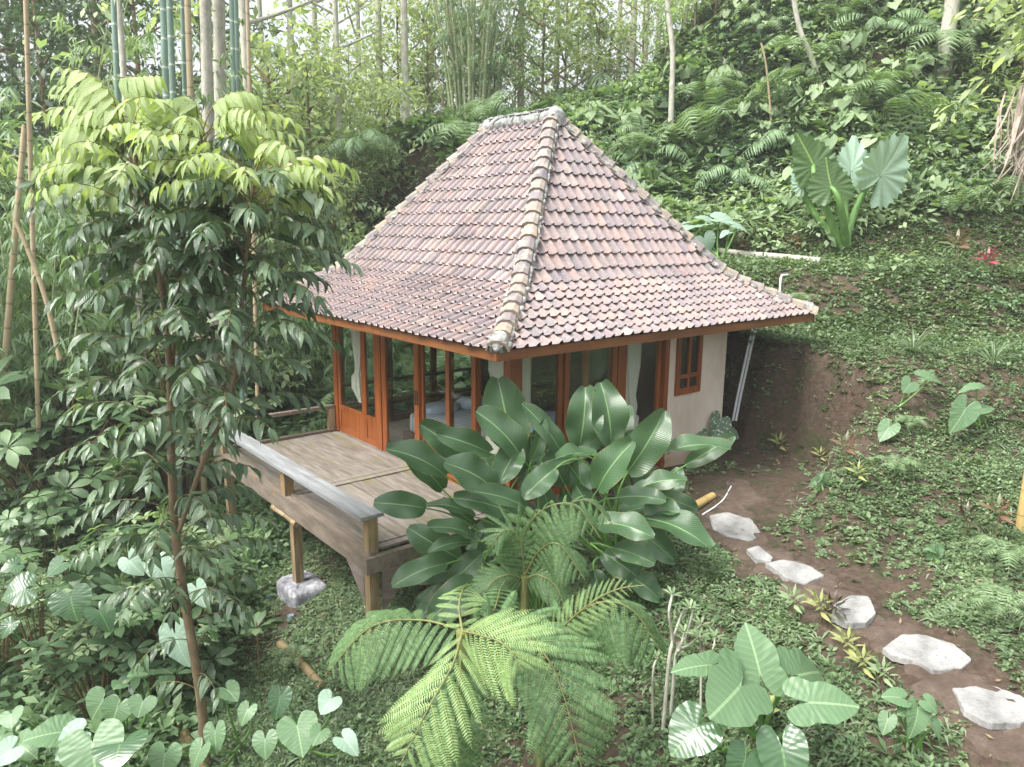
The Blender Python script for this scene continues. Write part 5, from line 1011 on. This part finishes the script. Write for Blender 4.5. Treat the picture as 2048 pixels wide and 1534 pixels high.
single('very thin yellowish stem on the middle of the hillside', [p1, at(1540, 210, F1), at(1532, 130, F1), at(1522, 85, F1)], .028, M_CULT, extra=3, seed=7)
for lb, u0_, u1, F, r, m_ in (('thick blue-green bamboo stem, leftmost of the close group', 336, 325, 12.5, .055, M_CULG), ('blue-green bamboo stem, second of the close group', 358, 338, 12.8, .055, M_CULG), ('slim blue-green bamboo stem beside the tan one', 371, 364, 13, .04, M_CULG),
        ('tan dead bamboo stem in the middle of the group', 388, 374, 12.6, .055, M_CULT), ('green bamboo stem right of the mottled trunks', 474, 462, 13, .042, M_CULG), ('second green bamboo stem right of the mottled trunks', 480, 471, 13.3, .045, M_CULG), ('thin yellow-green bamboo stem right of the group', 505, 494, 12.8, .035, M_CULT),
        ('leaning blue-green bamboo stem at the upper left', 245, 226, 13, .05, M_CULG), ('straight tan bamboo stem near the left edge', 36, 51, 11.5, .038, M_CULT)):
    single(lb, upto(u0_, None, u1, F), r, m_, 'bamboo', 5, int(u0_), GM['bamboo'], CLS)
for lb, pts, r in (('tan bamboo stem leaning at the left edge above the shrubs', [(4, 800, 12), (18, 620, 12.1), (34, 430, 12.2), (50, 250, 12.3)], .055), ('short broken bamboo leaning behind the left shrubs', [(120, 720, 10.5), (92, 600, 10.5), (58, 505, 10.5), (30, 440, 10.5)], .035)):
    single(lb, [at(*q) for q in pts], r, M_CULT, 'bamboo')
# bamboo thickets: many culms, hanging foliage
def thicket(lb, u, F, n, hs, r, fm, ncl, seed, spread=.9, hr=(1.5, 7)):
    rg = np.random.default_rng(seed); b = gbase(u, F); t = thing('bamboo_clump', lb, 'bamboo', b); f = Geo()
    for i in range(n):
        a = rg.random()*6.28; q = rg.random()**.5; o = np.array([math.cos(a), math.sin(a), 0]); p = b+o*q*spread*.5; p[2] = zt(p[0], p[1])-.1; H = hs*(.7+.4*rg.random()); e = p+o*q*spread*1.4*(H/6)+UP*H; c = p+UP*H*.6+o*q*spread*.3
        P = bez(p, c, e, 10); g = Geo(); g.tube(P, np.linspace(r, r*.35, 10), 7); g.build('culm', M_CULL if rg.random() > .08 else M_CULT, t)
        for k in range(ncl//n):
            s_ = .25+.75*rg.random(); c_ = P[min(9, int(s_*10))]+rg.normal(size=3)*[.5, .5, .35]; f.inst(CLS[rg.integers(3)], c_, [math.cos(k), math.sin(k), 0], UP+rg.normal(size=3)*.2, np.array([[.8+.7*rg.random()]*3]))
    f.build('foliage', fm, t)
thicket('tall clump of thin pale bamboo above the roof ridge', 945, 24.5, 30, 9, .045, GM['bamboo'], 330, 5, 1.5)
thicket('loose bamboo clump with hanging leaves at the left edge', 40, 12.5, 12, 7.5, .028, GM['bamboo'], 620, 6, 1.6)
thicket('low feathery bamboo behind the left eave of the roof', 640, 16.5, 12, 3.2, .012, GM['bamboo'], 300, 7, 1.6)
thicket('second low feathery bamboo left of the roof', 560, 18.5, 12, 4.0, .012, GM['light'], 300, 8, 1.6)
thicket('pale bamboo above the new leaves of the slender tree', 130, 17, 12, 9, .035, GM['light'], 480, 9, 1.6)
# ================================================================== small things on slope and path
N = NT('flagstone'); n1 = N.noise(3, 6, .65); n2 = N.noise(38, 6, .75)
M_STONE = N.done(N.pbr(N.mix(N.ramp(N.noise(2.6, 8, .75), [(.54, (0, 0, 0)), (.70, (.5, .5, .5))]), N.ramp(N.math('ADD', N.math('MULTIPLY', n1, .7), N.math('MULTIPLY', n2, .3)), [(.35, G_('6b6b69')), (.5, G_('90908e')), (.65, G_('b0b0ae'))]), G_('736456')), .85, N.bump(N.math('ADD', n1, n2), .5, .015), .25))
def slab(uv, lb, seed):
    rg = np.random.default_rng(seed); P = np.array([gpt(u, v) for u, v in uv]); c = P.mean(0); zc = float(zt(c[0], c[1])); n = 72; k = len(P)
    a = np.linspace(0, k, n, endpoint=False); Q = np.array([P[int(i) % k]*(1-(i-int(i)))+P[(int(i)+1) % k]*(i-int(i)) for i in a]); Q = (np.roll(Q, 1, 0)+np.roll(Q, -1, 0)+Q*2)/4
    Q[:, :2] += (Q-c)[:, :2]*(rg.normal(size=(n, 1))*.012+.02*np.sin(a*2.3+seed)[:, None]); V = []; R = 7
    for s_, dz in ((1.0, -.04), (1.0, .012), (.985, .020), (.8, .024), (.55, .022), (.28, .024), (.02, .022)):
        for q in Q: p = c+(q-c)*s_; V.append((p[0], p[1], zc+.03+dz+.006*math.sin(p[0]*9+seed)+.006*math.sin(p[1]*13)))
    g = Geo(); g.add(V, [(r_*n+i, r_*n+(i+1) % n, (r_+1)*n+(i+1) % n, (r_+1)*n+i) for r_ in range(R-1) for i in range(n)][::1])
    tag(g.build('stepping_stone', M_STONE, None, (c[0], c[1], zc), smooth=False), lb, 'stepping stone', 'flat stepping stones of the path')
slab([(1418, 1042), (1455, 1035), (1500, 1048), (1523, 1072), (1500, 1088), (1455, 1080), (1425, 1062)], 'flat grey stepping stone farthest up the path, by the bamboo edging', 1)
slab([(1492, 1112), (1515, 1103), (1545, 1122), (1540, 1135), (1510, 1130)], 'small stepping stone half hidden in grass, second from the top of the path', 2)
slab([(1530, 1140), (1565, 1125), (1620, 1140), (1650, 1160), (1610, 1176), (1570, 1165)], 'pale stepping stone with its left edge overgrown, third from the top of the path', 3)
slab([(1668, 1215), (1700, 1197), (1735, 1205), (1752, 1240), (1730, 1262), (1690, 1268), (1660, 1250)], 'round pale stepping stone beside the yellow crotons', 4)
slab([(1762, 1310), (1800, 1280), (1850, 1277), (1905, 1292), (1942, 1325), (1925, 1345), (1865, 1354), (1830, 1335), (1780, 1332)], 'wide pale stepping stone second nearest the camera', 5)
slab([(1902, 1390), (1935, 1366), (1990, 1372), (2045, 1400), (2075, 1440), (2040, 1462), (1975, 1468), (1925, 1440)], 'largest pale stepping stone at the right edge', 6)
def tubething(nm, lb, cat, uvs, r, m_, lift=.05, n=9, F=None):
    P = np.array([gpt(*q)+[0, 0, lift] if len(q) == 2 else at(*q) for q in uvs]); g = Geo(); g.tube(P, np.linspace(r, r*.85, len(P)), n, smooth=4); return tag(g.build(nm, m_, None, P[0]), lb, cat)
M_MOSSB = culmmat('old_bamboo', G_('5f5338'), G_('9a8a66'), G_('3f3a26'), .30); M_BLOND = culmmat('blond_bamboo', G_('a08850'), G_('c4ad78'), G_('75603a'), .30)
tubething('bamboo_edging', 'thick cut bamboo lying along the edge of the gravel beside the house', 'bamboo log', [(1352, 1042), (1388, 1020), (1425, 998)], .065, M_BLOND, .05)
N = NT('white_pvc'); M_PVC = N.done(N.pbr(G_('d9dde0'), .4))
tubething('hose', 'thin white curved hose lying beside the bamboo edging', 'hose', [(1405, 1032), (1430, 1016), (1448, 1000), (1462, 975)], .012, M_PVC, .02)
p = [gpt(u, v)+np.array([-SA, -CA, 0])*.10+[0, 0, .03] for u, v in ((1462, 842), (1472, 790), (1484, 735), (1496, 680), (1504, 652))]
for dx, lb in ((0, 'white drain pipe running down the cut soil bank'), (.055, 'second white drain pipe beside the first on the soil bank')):
    g = Geo(); P = np.array(p)+rc*dx; P = np.vstack([P, P[-1]+[.06, .02, .06], P[-1]+np.array([.35, .12, .10])]); g.tube(P, .022, 9, smooth=3); tag(g.build('drain_pipe', M_PVC, None, P[0]), lb, 'pipe', 'pipes on the soil bank')
q = gpt(1558, 600); g = Geo(); g.tube([q-[0, 0, .1], q+[0, 0, .42], q+[.03, 0, .46], q+np.array([.26, .02, .46])], .02, 8); tag(g.build('standpipe', M_PVC, None, q), 'bent white standpipe sticking up behind the right eave', 'pipe')
tubething('fallen_log', 'bleached fallen trunk lying along the back of the terrace', 'log', [(1432, 508), (1490, 515), (1560, 520), (1640, 528)], .085, M_PALEB, .06, 10)
tubething('fallen_bamboo', 'fallen thick bamboo lying left of the bright fern', 'bamboo log', [(560, 1295), (600, 1330), (645, 1380)], .06, M_MOSSB, .05)
tubething('fallen_bamboo', 'fallen mossy log beside the slender tree trunk at the bottom', 'bamboo log', [(345, 1440), (375, 1490), (410, 1560)], .085, M_MOSSB, .05)
tubething('twig', 'curved brown twig lying under the bare frangipani', 'twig', [(1300, 1408), (1340, 1425), (1375, 1415)], .012, M_BARK, .03)
q = gpt(2040, 1062); g = Geo(); g.tube([q-[0, 0, .1], q+[0, 0, .55], q+np.array([.03, 0, 1.1])], .055, 12, smooth=3); tag(g.build('bamboo_post', M_BLOND, None, q), 'upright yellow bamboo post at the right edge', 'post')
# bare frangipani
q = gpt(1350, 1390); F0 = fs(q[0], q[1])[0]-.25; t = thing('frangipani', 'bare pale-stemmed frangipani with small leaf tufts right of the tree fern', 'plant', q); g = Geo(); lf = Geo(); RT = rosT(8, .13, .28, 'obov', .5, 5, 3)
for pts, r in (([(1330, 1390), (1338, 1320), (1345, 1280), (1338, 1225), (1345, 1190)], .016), ([(1345, 1280), (1365, 1225), (1380, 1215)], .011), ([(1345, 1375), (1352, 1310), (1372, 1275), (1402, 1250)], .014), ([(1372, 1275), (1382, 1240), (1386, 1220)], .010), ([(1356, 1300), (1378, 1290), (1400, 1272)], .012), ([(1352, 1315), (1362, 1290), (1368, 1265)], .010), ([(1405, 1378), (1402, 1320), (1398, 1275)], .010), ([(1403, 1335), (1425, 1300), (1430, 1275)], .010), ([(1310, 1375), (1306, 1345), (1315, 1315)], .010)):
    P = np.array([at(u, v, F0+.1*math.sin(u)) for u, v in pts]); P[0] = P[0] if pts[0][1] < 1374 else np.array([P[0][0], P[0][1], zt(P[0][0], P[0][1])-.02]); g.tube(P, np.linspace(r*1.2, r*.7, len(P)), 8, smooth=4)
    lf.inst(RT, P[-1], [1, 0, 0], UP, np.array([[.7]*3]))
g.build('branches', M_PALEB, t); lf.build('leaves', GM['light'], t)
# crotons and cordylines
M_CROT = leafmat('yellow_croton', [G_('4a7030'), G_('7f9440'), G_('aab058')], .35, .25, None, (6, 'pin', G_('e8dc5c')), 3.); M_RED = leafmat('red_cordyline', [G_('6d1830'), G_('a8224c'), G_('c43a5c')], .4, .3, (1.6, .8, .8), None, 2.); M_DRK = leafmat('dark_croton', [G_('2a2420'), G_('4c2a24'), G_('3f5a2a')], .3, .15, None, None, 3.); M_RG = leafmat('red_green_cordyline', [G_('4a6c30'), G_('6f6c3c'), G_('984a3c')], .4, .3, None, None, 5.)
CR = bushT(22, .06, .12, .17, 'lance', .22, 5, 3, 1.2, .3, -.5)
def sprout(lb, uv, m_, sc, T=CR, st=.12, cat='plant', nm='croton'):
    q = gpt(*uv); t = thing(nm, lb, cat, q); g = Geo(); g.tube([q-[0, 0, .03], q+[.01, 0, st*1.1]], .008, 6); g.build('stem', M_STALKB, t); g = Geo(); g.inst(T, q+[0, 0, st], [1, 0, 0], UP, np.array([[sc]*3])); g.build('leaves', m_, t)
sprout('bushy yellow-veined croton left of the round stepping stone', (1640, 1245), M_CROT, 1.0); sprout('dark purple-leaved croton touching the round stepping stone', (1668, 1245), M_DRK, .9); sprout('green croton with dark lower leaves amid the ground cover', (1585, 1245), GM['light'], .9, st=.2)
sprout('bright yellow croton below the round stepping stone', (1695, 1310), M_CROT, .9, st=.08); sprout('narrow yellow-edged croton left of the wide stepping stone', (1725, 1345), M_CROT, .9, st=.06); sprout('small green sprout left of the wide stepping stone', (1765, 1365), GM['light'], .8, st=.06)
sprout('magenta cordyline at the foot of the plaster wall', (1355, 905), M_RED, 1.05, nm='cordyline'); sprout('second, lower magenta cordyline left of the plaster wall', (1325, 935), M_RED, .8, nm='cordyline')
sprout('yellow-green cut-leaved plant at the foot of the soil bank', (1560, 905), M_CROT, 1.2, nm='shrub', st=.1); sprout('pale yellow shrub in the middle of the lower slope', (1715, 970), M_CROT, 1.0, nm='shrub'); sprout('yellow-green shrub left on the lower slope', (1640, 930), M_CROT, .9, nm='shrub')
sprout('red and green cordyline on the lower slope', (1690, 935), M_RG, 1.2, nm='cordyline', st=.25); sprout('cordyline with orange tips near the right edge', (1990, 1080), M_RG, 1.2, nm='cordyline', st=.3); sprout('thin-leaved dark cordyline near the right edge', (1930, 1075), M_DRK, 1.1, nm='cordyline', st=.2)
sprout('bright red cordyline at the back of the terrace', (1975, 540), M_RED, 1.5, nm='cordyline'); sprout('red-green cordyline behind the bleached log', (1480, 505), M_RG, 1.6, nm='cordyline'); sprout('tall cordyline left of the red one on the terrace', (1910, 540), M_RG, 1.8, nm='cordyline', st=.4); sprout('orange-tipped plant behind the middle of the bleached log', (1590, 500), M_RG, 1.4, nm='cordyline')
sprout('pale whorled plant at the bottom between the elephant ears', (1502, 1490), M_CROT, 1.1, rosT(12, .22, .5, 'obov', .8, 4, 4), st=.28, nm='shrub')
LG = rosT(46, .62, .035, 'strap', 1.2, 8, 6, .55)
sprout('thin pale-stemmed sapling between the slender tree and the footing', (520, 1370), GM['mid'], 1.3, rosT(10, .2, .36, 'obov', .5, 4, 3), st=.75, nm='sapling'); sprout('clump of arching lemongrass on the upper slope, left one', (1825, 705), GM['grass'], .9, LG, .0, nm='lemongrass'); sprout('clump of arching lemongrass on the upper slope, right one', (1985, 730), GM['grass'], .85, LG, .0, nm='lemongrass')
# dry palm fronds hanging at the right edge
M_DRY = woodmat('dry_frond', [G_('6f6254'), G_('9c8f80'), G_('c0b6a8')], .85, (1, 1, 1), .2, 6)
q = at(2100, 190, 12.5); t = Geo(); T = leafT(5, .03, 'strap', .2, .35)
for i in range(120):
    e = at(1960+110*RNG.random(), 330+70*RNG.random(), 12.5+.5*RNG.random()); s_ = q+RNG.normal(size=3)*[.25, .25, .2]; t.inst(T, s_, e-s_, UP+RNG.normal(size=3)*.3, np.array([[np.linalg.norm(e-s_)*(.75+.4*RNG.random())]*3]))
tag(t.build('dry_palm_frond', M_DRY, None, q), 'grey dry palm fronds hanging at the right edge', 'palm frond')
# ------------------------------------------------------------------ the humid air of the forest
N = NT('humid_air'); v = N.n('VolumePrincipled'); v.inputs['Color'].default_value = (.93, .97, .93, 1); v.inputs['Density'].default_value = .0026; v.inputs['Anisotropy'].default_value = .3
N.l(v.outputs[0], N.out.inputs[1]); hz = Geo().box((-80, -80, -60), (110, 110, 32)).build('haze', N.m, None, smooth=False)
kind(hz, 'stuff'); tag(hz, 'thin pale haze in the air between the trees', 'haze')
